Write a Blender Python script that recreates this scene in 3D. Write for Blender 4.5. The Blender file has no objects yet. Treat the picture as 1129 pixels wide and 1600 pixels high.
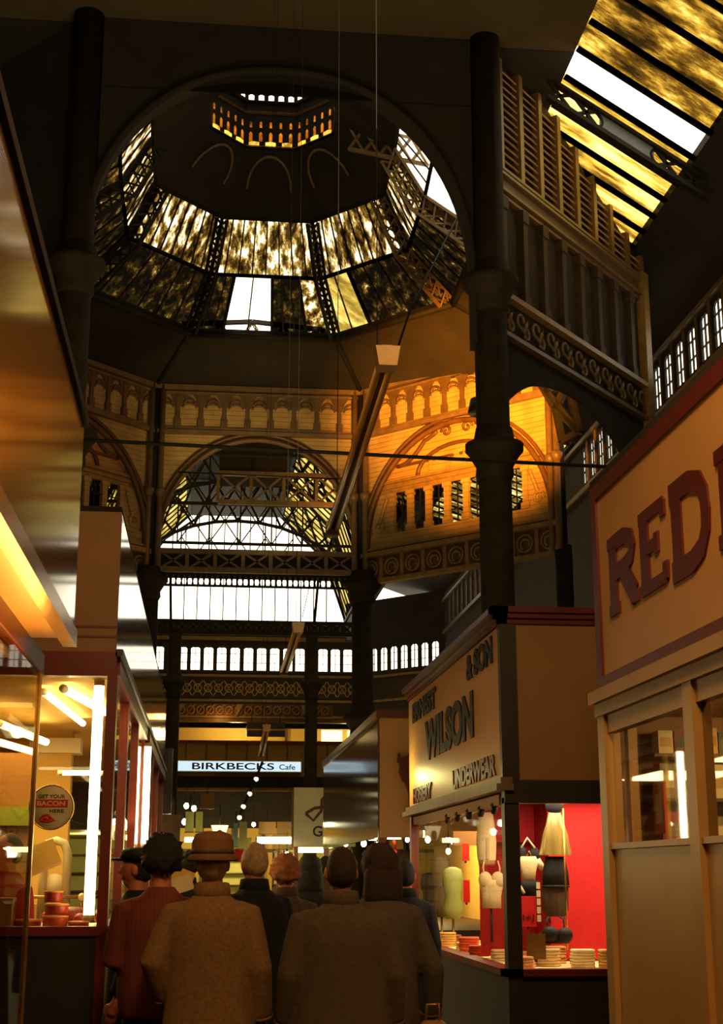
import bpy, math, random
from mathutils import Vector, Matrix, noise
random.seed(7)
C = bpy.context.scene.collection
PI = math.pi
sin, cos = math.sin, math.cos
rad = math.radians

# ------------------------------------------------------------------ camera
PITCH, YAW, FPX = rad(14.27), rad(6.08), 2222.0
cam_d = bpy.data.cameras.new('camera'); cam = bpy.data.objects.new('camera', cam_d); C.objects.link(cam)
cam.location = (0, 0, 1.6); cam.rotation_euler = (PI/2 + PITCH, 0, -YAW)
cam_d.sensor_fit = 'VERTICAL'; cam_d.sensor_height = 36; cam_d.lens = 50; cam_d.clip_end = 300; cam_d.clip_start = .05
bpy.context.scene.camera = cam
CP = Vector((0, 0, 1.6))
FW = Vector((sin(YAW)*cos(PITCH), cos(YAW)*cos(PITCH), sin(PITCH)))
RT = Vector((cos(YAW), -sin(YAW), 0)); UP = RT.cross(FW)
def ray(px, py): return FW + RT*((px-564.5)/FPX) + UP*((800-py)/FPX)
def onY(px, py, v): r = ray(px, py); return CP + r*((v)/r.y)
def onX(px, py, v): r = ray(px, py); return CP + r*((v)/r.x)

# ------------------------------------------------------------------ tags
def tag(o, label=None, cat=None, group=None, kind=None):
    if label: o['label'] = label
    if cat: o['category'] = cat
    if group: o['group'] = group
    if kind: o['kind'] = kind
    return o
def thing(name, label, cat, loc=(0,0,0), rz=0, group=None):
    o = bpy.data.objects.new(name, None); C.objects.link(o); o.empty_display_size = .1
    o.location = loc; o.rotation_euler = (0,0,rz)
    return tag(o, label, cat, group)
def copy_tree(o, parent=None):
    c = o.copy(); C.objects.link(c); c.parent = parent
    for ch in o.children: copy_tree(ch, c)
    return c

# ------------------------------------------------------------------ mesh builder
class MB:
    def __init__(s, M=None): s.v=[]; s.f=[]; s.M=M or Matrix(); s.sm=[]
    def add(s, vs, fs, smooth=False):
        b=len(s.v); s.v += [s.M @ Vector(v) for v in vs]; s.f += [tuple(i+b for i in f) for f in fs]; s.sm += [smooth]*len(fs); return s
    def box(s, x0,x1,y0,y1,z0,z1):
        return s.add([(x0,y0,z0),(x1,y0,z0),(x1,y1,z0),(x0,y1,z0),(x0,y0,z1),(x1,y0,z1),(x1,y1,z1),(x0,y1,z1)],
                     [(0,3,2,1),(4,5,6,7),(0,1,5,4),(1,2,6,5),(2,3,7,6),(3,0,4,7)])
    def prism(s, poly, a, b, ax='y'):   # poly in the two other axes
        n=len(poly)
        def P(p,t): return (p[0],t,p[1]) if ax=='y' else ((t,p[0],p[1]) if ax=='x' else (p[0],p[1],t))
        return s.add([P(p,a) for p in poly]+[P(p,b) for p in poly],
              [tuple(range(n)), tuple(range(2*n-1,n-1,-1))]+[(i,(i+1)%n,(i+1)%n+n,i+n) for i in range(n)])
    def tube(s, pts, r, n=8, cap=True, closed=False, flat=1.0):
        pts=[Vector(p) for p in pts]; m=len(pts); rs=r if isinstance(r,(list,tuple)) else [r]*m
        vs=[]; prev=None
        for i,p in enumerate(pts):
            if closed: t=(pts[(i+1)%m]-pts[i-1])
            else: t=(pts[min(i+1,m-1)]-pts[max(i-1,0)])
            t=t.normalized() if t.length>1e-9 else Vector((0,0,1))
            if prev is None:
                a=Vector((0,0,1)) if abs(t.z)<.9 else Vector((1,0,0)); u=t.cross(a).normalized()
            else:
                u=(prev-t*prev.dot(t)); u=u.normalized() if u.length>1e-6 else t.orthogonal().normalized()
            prev=u; w=t.cross(u)
            for k in range(n):
                a=2*PI*k/n; vs.append(p+(u*cos(a)+w*sin(a)*flat)*rs[i])
        fs=[]
        for i in range(m if closed else m-1):
            j=(i+1)%m
            for k in range(n): fs.append((i*n+k,i*n+(k+1)%n,j*n+(k+1)%n,j*n+k))
        if cap and not closed: fs.append(tuple(range(n-1,-1,-1))); fs.append(tuple((m-1)*n+k for k in range(n)))
        return s.add(vs,fs,True)
    def bar(s, a, b, w, h=None):   # square section bar
        a=Vector(a); b=Vector(b); h=h or w; t=(b-a).normalized()
        q=Vector((0,0,1)) if abs(t.z)<.9 else Vector((0,1,0))
        u=t.cross(q).normalized()*w/2; v=u.cross(t).normalized()*h/2
        vs=[p+u*i+v*j for p in (a,b) for i,j in ((-1,-1),(1,-1),(1,1),(-1,1))]
        return s.add(vs,[(0,1,2,3),(7,6,5,4),(0,4,5,1),(1,5,6,2),(2,6,7,3),(3,7,4,0)])
    def lathe(s, prof, c=(0,0), n=16, ex=1, ey=1, ph=0):   # prof: (r,z)
        vs=[(c[0]+r*ex*cos(2*PI*k/n+ph),c[1]+r*ey*sin(2*PI*k/n+ph),z) for r,z in prof for k in range(n)]
        m=len(prof); fs=[(i*n+k,i*n+(k+1)%n,(i+1)*n+(k+1)%n,(i+1)*n+k) for i in range(m-1) for k in range(n)]
        fs.append(tuple(range(n-1,-1,-1))); fs.append(tuple((m-1)*n+k for k in range(n)))
        return s.add(vs,fs,n>8)
    def rings(s, rs, n=20, cap=True, p=2.0):   # rs: (cx,cy,z,rx,ry)
        vs=[]
        for cx,cy,z,rx,ry in rs:
            for k in range(n):
                a=2*PI*k/n; ca,sa=cos(a),sin(a)
                vs.append((cx+rx*math.copysign(abs(ca)**(2/p),ca),cy+ry*math.copysign(abs(sa)**(2/p),sa),z))
        m=len(rs); fs=[(i*n+k,i*n+(k+1)%n,(i+1)*n+(k+1)%n,(i+1)*n+k) for i in range(m-1) for k in range(n)]
        if cap: fs.append(tuple(range(n-1,-1,-1))); fs.append(tuple((m-1)*n+k for k in range(n)))
        return s.add(vs,fs,True)
    def ball(s, c, r, n=12, m=8, f=None):
        rx,ry,rz=r if isinstance(r,(tuple,list)) else (r,r,r); vs=[]
        for i in range(m+1):
            t=PI*i/m
            for k in range(n):
                a=2*PI*k/n; d=Vector((sin(t)*cos(a),sin(t)*sin(a),-cos(t))); g=f(d) if f else 1
                vs.append((c[0]+rx*d.x*g,c[1]+ry*d.y*g,c[2]+rz*d.z*g))
        fs=[(i*n+k,i*n+(k+1)%n,(i+1)*n+(k+1)%n,(i+1)*n+k) for i in range(m) for k in range(n)]
        return s.add(vs,fs,True)
    def mesh(s,name):
        me=bpy.data.meshes.new(name); me.from_pydata([tuple(v) for v in s.v],[],s.f); me.validate()
        if len(me.polygons)==len(s.sm): me.polygons.foreach_set('use_smooth',s.sm)
        me.update(); return me
    def build(s,name,mat,parent=None,remesh=None,smooth=0):
        me=s.mesh(name); o=bpy.data.objects.new(name,me)
        if remesh:
            C.objects.link(o)
            m=o.modifiers.new('r','REMESH'); m.mode='VOXEL'; m.voxel_size=remesh; m.use_smooth_shade=True
            if smooth: k=o.modifiers.new('s','SMOOTH'); k.iterations=smooth; k.factor=.5
            dg=bpy.context.evaluated_depsgraph_get(); dg.update()
            me2=bpy.data.meshes.new_from_object(o.evaluated_get(dg)); me2.name=name
            o.modifiers.clear(); o.data=me2; bpy.data.meshes.remove(me)
        else: C.objects.link(o)
        o.data.materials.clear(); o.data.materials.append(mat)
        if parent is not None: o.parent=parent
        return o
def struct(name, mb, mat, parent=None):
    o=mb.build(name,mat,parent)
    if parent is None: o['kind']='structure'
    return o
def frameM(P0,P1,z=0):   # local x along the wall, y = normal pointing to the left of travel rotated away, z up
    P0=Vector((P0[0],P0[1],z)); P1=Vector((P1[0],P1[1],z)); u=(P1-P0).normalized(); w=Vector((0,0,1)); n=w.cross(u)
    return Matrix(((u.x,n.x,0,P0.x),(u.y,n.y,0,P0.y),(0,0,1,z),(0,0,0,1)))
def arc(c, r, a0, a1, n, ax='xz', d=0, rz=None):
    out=[]; rz=rz or r
    for i in range(n+1):
        a=rad(a0+(a1-a0)*i/n)
        out.append((c[0]+r*cos(a),d,c[1]+rz*sin(a)))
    return out

# ------------------------------------------------------------------ materials
def L(h):
    c=[int(h[i:i+2],16)/255 for i in (0,2,4)]; return tuple((x/12.92 if x<=.04045 else ((x+.055)/1.055)**2.4) for x in c)+(1,)
def nodes(name):
    m=bpy.data.materials.new(name); m.use_nodes=True; nt=m.node_tree; nt.nodes.clear()
    out=nt.nodes.new('ShaderNodeOutputMaterial'); return m,nt,out
def N(nt,t,**k):
    n=nt.nodes.new(t)
    for a,b in k.items(): setattr(n,a,b)
    return n
def mapping(nt,scale,rot=(0,0,0)):
    tc=N(nt,'ShaderNodeTexCoord'); mp=N(nt,'ShaderNodeMapping'); mp.inputs['Scale'].default_value=scale; mp.inputs['Rotation'].default_value=rot
    nt.links.new(tc.outputs['Object'],mp.inputs['Vector']); return mp.outputs[0]
def paint(name, col, rough=.55, var=.25, scale=3, metal=0, bump=0, boards=None, stretch=(1,1,1), spec=.4, coat=0):
    m,nt,out=nodes(name); b=N(nt,'ShaderNodeBsdfPrincipled'); nt.links.new(b.outputs[0],out.inputs[0])
    c=L(col); v=mapping(nt,stretch)
    nz=N(nt,'ShaderNodeTexNoise'); nz.inputs['Scale'].default_value=scale; nz.inputs['Detail'].default_value=6; nt.links.new(v,nz.inputs['Vector'])
    rp=N(nt,'ShaderNodeValToRGB'); rp.color_ramp.elements[0].position=.3; rp.color_ramp.elements[1].position=.7
    rp.color_ramp.elements[0].color=tuple(x*(1-var) for x in c[:3])+(1,); rp.color_ramp.elements[1].color=tuple(min(1,x*(1+var*.6)) for x in c[:3])+(1,)
    nt.links.new(nz.outputs[0],rp.inputs[0]); colout=rp.outputs[0]
    b.inputs['Roughness'].default_value=rough; b.inputs['Metallic'].default_value=metal; b.inputs['Specular IOR Level'].default_value=spec
    if coat: b.inputs['Coat Weight'].default_value=coat; b.inputs['Coat Roughness'].default_value=.06
    if boards:
        w=N(nt,'ShaderNodeTexWave',wave_type='BANDS',bands_direction=boards[0],wave_profile='SAW'); w.inputs['Scale'].default_value=boards[1]; w.inputs['Distortion'].default_value=0
        tc=N(nt,'ShaderNodeTexCoord'); nt.links.new(tc.outputs['Object'],w.inputs['Vector'])
        r2=N(nt,'ShaderNodeValToRGB'); r2.color_ramp.elements[0].position=0; r2.color_ramp.elements[0].color=(.25,.25,.25,1); r2.color_ramp.elements[1].position=.16; r2.color_ramp.elements[1].color=(1,1,1,1)
        nt.links.new(w.outputs['Fac'],r2.inputs[0])
        mx=N(nt,'ShaderNodeMix',data_type='RGBA',blend_type='MULTIPLY'); mx.inputs[0].default_value=1
        nt.links.new(colout,mx.inputs[6]); nt.links.new(r2.outputs[0],mx.inputs[7]); colout=mx.outputs[2]
        bp=N(nt,'ShaderNodeBump'); bp.inputs['Strength'].default_value=.4; bp.inputs['Distance'].default_value=.02
        nt.links.new(w.outputs['Fac'],bp.inputs['Height']); nt.links.new(bp.outputs[0],b.inputs['Normal'])
    elif bump:
        bp=N(nt,'ShaderNodeBump'); bp.inputs['Strength'].default_value=bump; bp.inputs['Distance'].default_value=.01
        n2=N(nt,'ShaderNodeTexNoise'); n2.inputs['Scale'].default_value=scale*8; n2.inputs['Detail'].default_value=4; nt.links.new(v,n2.inputs['Vector'])
        nt.links.new(n2.outputs[0],bp.inputs['Height']); nt.links.new(bp.outputs[0],b.inputs['Normal'])
    nt.links.new(colout,b.inputs['Base Color']); return m
def emit(name,col,st):
    m,nt,out=nodes(name); e=N(nt,'ShaderNodeEmission'); e.inputs[0].default_value=L(col); e.inputs[1].default_value=st
    nt.links.new(e.outputs[0],out.inputs[0]); return m
def dirty(name, stops, scale=1.0, stretch=(1,1,1), detail=6, rot=(0,0,0)):
    m,nt,out=nodes(name); t=N(nt,'ShaderNodeBsdfTransparent'); v=mapping(nt,stretch,rot)
    nz=N(nt,'ShaderNodeTexNoise'); nz.inputs['Scale'].default_value=scale; nz.inputs['Detail'].default_value=detail; nz.inputs['Roughness'].default_value=.65
    nt.links.new(v,nz.inputs['Vector']); rp=N(nt,'ShaderNodeValToRGB'); els=rp.color_ramp.elements
    for i,(p,c) in enumerate(stops):
        e=els[i] if i<2 else els.new(p)
        e.position=p; e.color=c+(1,)
    nt.links.new(nz.outputs[0],rp.inputs[0]); nt.links.new(rp.outputs[0],t.inputs[0])
    nt.links.new(t.outputs[0],out.inputs[0]); return m
def glassm(name, tint=(.92,.93,.9), refl=1.0, rough=.02):
    m,nt,out=nodes(name); t=N(nt,'ShaderNodeBsdfTransparent'); t.inputs[0].default_value=tint+(1,)
    g=N(nt,'ShaderNodeBsdfGlossy'); g.inputs['Roughness'].default_value=rough
    fr=N(nt,'ShaderNodeFresnel'); fr.inputs[0].default_value=1.5; mu=N(nt,'ShaderNodeMath',operation='MULTIPLY'); mu.inputs[1].default_value=refl; mu.use_clamp=True
    geo=N(nt,'ShaderNodeNewGeometry'); fb=N(nt,'ShaderNodeMath',operation='SUBTRACT'); fb.inputs[0].default_value=1; nt.links.new(geo.outputs['Backfacing'],fb.inputs[1])
    ml=N(nt,'ShaderNodeMath',operation='MULTIPLY'); nt.links.new(fr.outputs[0],ml.inputs[0]); nt.links.new(fb.outputs[0],ml.inputs[1])
    nt.links.new(ml.outputs[0],mu.inputs[0]); mx=N(nt,'ShaderNodeMixShader'); nt.links.new(mu.outputs[0],mx.inputs[0])
    nt.links.new(t.outputs[0],mx.inputs[1]); nt.links.new(g.outputs[0],mx.inputs[2]); nt.links.new(mx.outputs[0],out.inputs[0]); return m

IRON=paint('dark_iron','1a140d',.7,.3,4,spec=.25)
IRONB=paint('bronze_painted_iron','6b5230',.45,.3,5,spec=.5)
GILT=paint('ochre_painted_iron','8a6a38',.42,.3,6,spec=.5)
SOOT=paint('sooty_boards','2b2114',.85,.35,2,boards=('Z',3.2))
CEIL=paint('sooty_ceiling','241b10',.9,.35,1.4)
PILD=paint('dark_pilaster_timber','382811',.7,.3,5)
RIMM=paint('shade_toned_moulding','5a3a18',.5,.3,5)  # mouldings darkened in colour for the shadows the frontal light leaves out
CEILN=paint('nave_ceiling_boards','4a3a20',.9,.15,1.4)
SIDING=paint('ochre_siding','a8864c',.6,.25,3,boards=('Z',2.6))
PANELW=paint('brown_timber','5c4325',.55,.3,3)
LOUV=paint('louvre_timber','a07a48',.6,.35,5)
TYMP=paint('tympanum_timber','b98545',.55,.2,2.5,boards=('Z',2.2))
FLOOR=paint('worn_floor','2c2419',.45,.4,2,bump=.2)
FASC=paint('glossy_tan_fascia','6a4a26',.10,.12,1.5,spec=.7)
MATTAN=paint('tan_board','8a6030',.55,.1,2,bump=.1)
CREAM=paint('cream_board','b08448',.38,.08,2,bump=.05)
WILC=paint('wilson_board','b8864a',.45,.08,2,bump=.05,spec=.6)
REDP=paint('oxblood_paint','5e1d10',.35,.15,4)
REDP2=paint('red_brown_post','6e2210',.35,.2,4)
BLACK=paint('black_paint','2a2114',.4,.2,4)
INK=paint('black_letters','120f0c',.5,.1,4)
INKR=paint('maroon_letters','54130c',.45,.1,4)
BRASS=paint('brass_edge','b98a3c',.25,.2,8,metal=.8)
STONE=paint('ochre_plaster','9a7136',.8,.25,1.5,bump=.2)
YPLAST=paint('yellow_plaster','c9a04a',.8,.12,1.2)
WHITEP=paint('cream_enamel','d8c79a',.4,.1,3)
REDC=paint('red_backdrop_cloth','c01512',.7,.2,3,bump=.3)
PINKC=paint('pink_red_lining','c8202a',.7,.15,2)
FAB_W=paint('ivory_knit','ead9a0',.75,.08,14,bump=.5)
FAB_S=paint('olive_satin','8c7c3e',.22,.3,3,metal=.25,spec=.8)
FAB_K=paint('black_cloth','0c0a0a',.7,.3,6)
FAB_B=paint('brown_pleated_cloth','4d3a22',.7,.3,8,stretch=(6,6,.5))
CARDR=paint('red_card','c4150f',.6,.1,3)
CARDW=paint('cream_card','cdb888',.6,.1,3)
WORLDGLASS=glassm('clear_roof_glass',(1,1,1),.2)
PANE=glassm('shop_glass',(.93,.93,.9),1.0)
PANET=glassm('tinted_shop_glass',(.8,.74,.6),.25)
PANEL_=glassm('display_glass',(.95,.94,.9),.4)
PANER=glassm('kiosk_glass',(.85,.8,.7),1.8)
COLM=paint('column_iron','30261a',.85,.3,4,spec=.15)
TUBE=emit('fluorescent_tube','ffe2a0',16)
TUBEG=emit('greenish_tube','f0f0a0',14)
BULB=emit('lit_bulb','fff3c0',30)
DARKTUBE=paint('unlit_tube','a8844c',.3,.15,6)
A1=(.013,.008,.002); A2=(.06,.035,.006); A3=(.20,.13,.025); A4=(.42,.33,.12)
D_ROOF=dirty('grimy_roof_glass',[(.40,A1),(.49,(.08,.04,.005)),(.57,(.28,.17,.022)),(.70,(.8,.62,.2))],.95,(1,2.6,1))
D_ROOF2=dirty('grimy_aisle_glass',[(.30,A1),(.40,(.12,.06,.008)),(.49,(.42,.27,.04)),(.62,(.95,.75,.28))],.9,(.5,3.2,1))
D_DOME=dirty('streaked_dome_glass',[(.38,(.003,.002,.001)),(.47,(.04,.022,.004)),(.54,(.22,.15,.04)),(.62,(.8,.78,.7))],5.5,(1,1,.05))
D_DOMED=dirty('dark_dome_glass',[(.46,(.002,.0015,.001)),(.57,(.012,.007,.002)),(.66,(.09,.05,.01)),(.74,(.6,.5,.3))],5.0,(1,1,.3))
D_AMB=dirty('amber_glass',[(.35,(.03,.008,.001)),(.6,(.3,.09,.005))],3)
D_AMBB=dirty('bright_amber_glass',[(.35,(.06,.03,.002)),(.6,(.9,.5,.08))],2.2)
D_YEL=dirty('yellow_roof_glass',[(.3,(.06,.04,.008)),(.45,(.22,.16,.03)),(.6,(.5,.42,.14))],1.4,(.6,2.2,1))

PALEG=dirty('pale_window_glass',[(.3,(.35,.32,.2)),(.6,(.8,.78,.6))],3)
D_AISLE=dirty('aisle_roof_glass',[(.36,(.02,.012,.003)),(.47,(.15,.1,.03)),(.55,(.45,.4,.2)),(.62,(.9,.88,.7))],1.1,(.6,2,1))
# world
w=bpy.data.worlds.new('overcast_sky'); bpy.context.scene.world=w; w.use_nodes=True
bg=w.node_tree.nodes['Background']; bg.inputs[0].default_value=(1,.90,.66,1); bg.inputs[1].default_value=3.2

def text(body, size, M, mat, name='lettering', parent=None, depth=.01, bold=0, sx=1, shear=0, bevel=0, align='CENTER'):
    cu=bpy.data.curves.new(name,'FONT'); cu.body=body; cu.size=size; cu.extrude=depth; cu.offset=bold; cu.align_x=align; cu.align_y='CENTER'; cu.shear=shear
    o=bpy.data.objects.new(name,cu); C.objects.link(o)
    dg=bpy.context.evaluated_depsgraph_get(); dg.update()
    me=bpy.data.meshes.new_from_object(o.evaluated_get(dg)); bpy.data.objects.remove(o)
    me.transform(Matrix.Diagonal((sx,1,1,1))); me.transform(M)
    ob=bpy.data.objects.new(name,me); C.objects.link(ob); me.materials.clear(); me.materials.append(mat)
    if parent is not None: ob.parent=parent
    return ob
def strokes(defs, W, H, t, M, mat, name, parent, depth=.02):
    """hand-drawn letter strokes: each a polyline of (x,y) in 0..1, drawn as flat ribbons"""
    mb=MB(M)
    for kk,(pl,th) in enumerate(defs):
        dz=depth+kk*.0006
        pts=[Vector((x*W,y*H,0)) for x,y in pl]
        n=len(pts); lft=[]; rgt=[]
        closed=(pts[0]-pts[-1]).length<1e-6
        for i,p in enumerate(pts):
            if closed: a=pts[i-1] if i>0 else pts[-2]; b=pts[i+1] if i<n-1 else pts[1]
            else: a=pts[max(0,i-1)]; b=pts[min(n-1,i+1)]
            d=(b-a).normalized(); nn=Vector((-d.y,d.x,0))*t*th/2
            lft.append(p+nn); rgt.append(p-nn)
        for i in range(n-1):
            q=[lft[i],rgt[i],rgt[i+1],lft[i+1]]
            vs=[(a.x,a.y,0) for a in q]+[(a.x,a.y,dz) for a in q]
            mb.add(vs,[(0,3,2,1),(4,5,6,7),(0,1,5,4),(1,2,6,5),(2,3,7,6),(3,0,4,7)])
    return mb.build(name,mat,parent)
def MX(org, u, v):   # text plane: x->u, y->v, z->normal
    u=Vector(u).normalized(); v=Vector(v).normalized(); n=u.cross(v); o=Vector(org)
    return Matrix(((u.x,v.x,n.x,o.x),(u.y,v.y,n.y,o.y),(u.z,v.z,n.z,o.z),(0,0,0,1)))
# ------------------------------------------------------------------ the setting
XR, XL, YF = 9.2, -7.12, 58.0
struct('floor', MB().box(XL-.3,XR+.3,-8.3,YF+.3,-.2,0), FLOOR)
GL_BAR=IRON
WN=[0]
def window(mb_frame, mb_pane, pane_mat, bars=None, label=None):
    WN[0]+=1
    f=struct('window_%d'%WN[0], mb_frame, IRON)
    mb_pane.build('pane', pane_mat, f)
    if bars: bars.build('glazing_bar', IRON, f)
    return f
def arched_window(M, w, h, head=.12):
    """narrow arched light in a local frame: x along wall, z up, centred on x"""
    fr=MB(M); t=.03
    fr.box(-w/2,-w/2+t,-.025,.025,0,h); fr.box(w/2-t,w/2,-.025,.025,0,h); fr.box(-w/2,w/2,-.025,.025,0,t); fr.box(-w/2,w/2,-.025,.025,h-t,h)
    for s in (-1,1):
        fr.prism([(s*w/2,h),(s*w/2,h-head),(s*w*.3,h-head*.35),(s*w*.12,h)],-.02,.02)
    pn=MB(M).box(-w/2+.01,w/2-.01,-.004,.004,.01,h-.01)
    b=MB(M).box(-.012,.012,-.02,.02,0,h)
    for k in (.34,.72): b.box(-w/2,w/2,-.02,.02,h*k-.01,h*k+.01)
    return window(fr,pn,WORLDGLASS,b)
# right and left outer walls with clerestory lights
def clere_wall(name, x, side, ys, z0,z1):
    YF=55.2 if side>0 else 58.0
    mb=MB(); a,b=(x,x+.06) if side>0 else (x-.06,x)
    mb.box(a,b,-8,YF,0,z0); mb.box(a,b,-8,YF,z1,12.5)
    edges=[-8]
    for y in ys: edges += [y-.23,y+.23]
    edges.append(YF)
    for i in range(0,len(edges),2): mb.box(a,b,edges[i],edges[i+1],z0,z1)
    wl=struct(name,mb,SOOT)
    c=MB(); xi=x-.1 if side>0 else x
    c.box(xi,xi+.1,-8,YF,z0-.25,z0-.12); c.box(xi,xi+.1,-8,YF,z1+.1,z1+.2)
    for y in ys: c.box(xi+(.06 if side>0 else 0),xi+(.1 if side>0 else .04),y-.40,y-.34,z0-.2,z1+.1)
    c.build('moulding',IRONB,wl)
    for y in ys: arched_window(Matrix.Translation((x+.03*side,y,z0)) @ Matrix.Rotation(PI/2,4,'Z'), .46, z1-z0)
ysR=[20.2+.74*i for i in range(11)]+[29.1+.74*i for i in range(7)]+[36+.9*i for i in range(21)]
clere_wall('wall_right', XR, 1, ysR, 11.05, 12.0)
clere_wall('wall_left', XL, -1, [22+1.6*i for i in range(6)], 11.05, 12.0)
struct('wall_back', MB().box(XL-.3,XR+.3,-8.3,-8,0,15.5), SOOT)
# far wall with a row of windows
px_w=[248,284.5,305,325.5,346,367,388,408.5,429,449.5,468.5,504.5,524,543.5,563]
xs=[onY(p,1035,YF).x for p in px_w]
mb=MB(); z0,z1=9.62,10.6; e=[XL-.3]
for x in xs: e+=[x-.215,x+.215]
e.append(6.42)
mb.box(XL-.3,6.42,YF,YF+.3,0,z0); mb.box(XL-.3,6.42,YF,YF+.3,z1,11.66)
for i in range(0,len(e),2): mb.box(e[i],e[i+1],YF,YF+.3,z0,z1)
mb.box(XL-.3,-3.75,YF,YF+.3,11.6,12.5); mb.box(5.55,6.42,YF,YF+.3,11.6,12.5)
wf=struct('wall_far',mb,SOOT)
for x in xs: arched_window(Matrix.Translation((x,YF+.1,z0)),.43,z1-z0,.1)
m=MB()
m.box(XL,6.3,YF-.15,YF,9.35,9.45); m.box(XL,6.3,YF-.12,YF,8.35,8.45); m.box(XL,6.3,YF-.2,YF,7.7,7.8); m.box(XL,6.3,YF-.15,YF,10.85,11.0)
m.build('moulding',IRONB,wf)
m=MB()
for i in range(22):
    x=-2.6+i*.42
    m.tube(arc((x,8.9),.16,0,360,12,d=YF-.04)[:-1],.03,5,closed=True); m.bar((x-.19,YF-.04,8.6),(x+.19,YF-.04,9.2),.04); m.bar((x-.19,YF-.04,9.2),(x+.19,YF-.04,8.6),.04)
m.build('scroll_frieze',GILT,wf)
# chamfered corner wall with its own lights
MC=frameM((6.4,58),(9.2,55.2)); Lc=3.96
mb=MB(MC); cx=[.35+.52*i for i in range(7)]; e=[0]
for x in cx: e+=[x-.2,x+.2]
e.append(Lc); mb.box(0,Lc,0,.08,0,z0); mb.box(0,Lc,0,.08,z1,12.6)
for i in range(0,len(e),2): mb.box(e[i],e[i+1],0,.08,z0,z1)
wc=struct('wall_far_right',mb,SOOT)
for x in cx: arched_window(MC@Matrix.Translation((x,.04,z0)),.4,z1-z0,.16)
m=MB(MC).box(0,Lc,-.1,0,9.35,9.45).box(0,Lc,-.1,0,8.35,8.45); m.build('moulding',IRONB,wc)
# glazed gable above the far wall
def poly_window(pts, xs_bars, y, pane, extra=None):
    fr=MB(); n=len(pts)
    for i in range(n):
        a,b=pts[i],pts[(i+1)%n]; fr.bar((a[0],y,a[1]),(b[0],y,b[1]),.09)
    pn=MB().prism(pts,y-.004,y+.004); bars=MB()
    def top(x):
        best=pts[0][1]
        for i in range(n-1):
            a,b=pts[i],pts[i+1]
            if min(a[0],b[0])<=x<=max(a[0],b[0]) and a[0]!=b[0]: best=max(best,a[1]+(b[1]-a[1])*(x-a[0])/(b[0]-a[0]))
        return best
    for x in xs_bars: bars.box(x-.022,x+.022,y-.04,y+.04,pts[0][1],top(x))
    return window(fr,pn,pane,bars)
GAB=[(-3.78,11.68),(-3.2,13.4),(-2.0,15.1),(-.3,16.3),(2.0,16.5),(3.4,15.9),(4.6,14.5),(5.2,13.2),(5.5,11.68)]
poly_window(GAB,[-3.3+.535*i for i in range(16)],YF+.1,WORLDGLASS)
# roof of the far hall: sloping grimy glass each side, dark ridge, ventilator
def slope(p0,p1,ya,yb,mat,step=.8,thick=.05,bars=True):
    """glazed slope between (x,z) p0 and p1, along y"""
    (x0,a),(x1,b)=p0,p1; d=Vector((x1-x0,0,b-a)).normalized(); n=Vector((-d.z,0,d.x))*thick
    fr=MB(); 
    for (x,z) in (p0,p1): fr.bar((x,ya,z),(x,yb,z),.12)
    for y in (ya,yb): fr.bar((x0,y,a),(x1,y,b),.1)
    pn=MB().add([(x0,ya,a),(x1,ya,b),(x1,yb,b),(x0,yb,a)],[(0,1,2,3)])
    br=MB(); k=int((yb-ya)/step)
    for i in range(1,k): y=ya+(yb-ya)*i/k; br.bar((x0,y,a),(x1,y,b),.05,.05)
    return window(fr,pn,mat,br if bars else None)
for s in (1,-1):
    f=lambda x: .88+s*x
    for (ya,yb) in ((34.3,42),(42,50),(50,57.9)):
        slope((f(4.62),11.7),(f(3.75),14.3),ya,yb,D_YEL,.7)
        slope((f(3.75),14.3),(f(1.9),16.1),max(ya,39),yb,D_YEL,.7)
    tri=[(f(3.75),34.3,14.3),(f(3.75),39,14.3),(f(1.9),39,16.1)]
    fr_=MB(); [fr_.bar(tri[q],tri[(q+1)%3],.1) for q in range(3)]
    window(fr_,MB().add(tri,[(0,1,2)]),D_YEL)
struct('ceiling_far_ridge',MB().box(-1.1,2.9,39,YF,16.1,16.3),CEIL)
struct('ceiling_far_hip',MB().add([(-.2,34.2,14.3),(2.1,34.2,14.3),(2.1,39,16.1),(-.2,39,16.1)],[(0,1,2,3)]),CEIL)
for q_ in ([(-2.87,34.2,14.3),(-.2,34.2,14.3),(-.2,39,16.1),(-1.02,39,16.1)],[(2.1,34.2,14.3),(4.63,34.2,14.3),(2.78,39,16.1),(2.1,39,16.1)]):
    fr_=MB(); [fr_.bar(q_[k],q_[(k+1)%4],.08) for k in range(4)]; br_=MB()
    for k in range(1,4): br_.bar(Vector(q_[0]).lerp(Vector(q_[1]),k/4),Vector(q_[3]).lerp(Vector(q_[2]),k/4),.04)
    window(fr_,MB().add(q_,[(0,1,2,3)]),D_YEL,br_)
for s in (1,-1):
    x0=XR if s>0 else XL; x1=5.5 if s>0 else -3.74
    slope((x0,12.45),(x1,13.7),34.2,46,D_AISLE,.6); struct('ceiling_far_%s_bay'%('right' if s>0 else 'left'),MB().prism([(x0,12.45),(x1,13.7),(x1,13.9),(x0,12.65)],46,57.9),CEIL)
    struct('trim_%d'%(1 if s>0 else 2), MB().box(min(x1,x1+s*.2),max(x1,x1+s*.2),34,YF,10.9,11.7), IRON)
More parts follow.
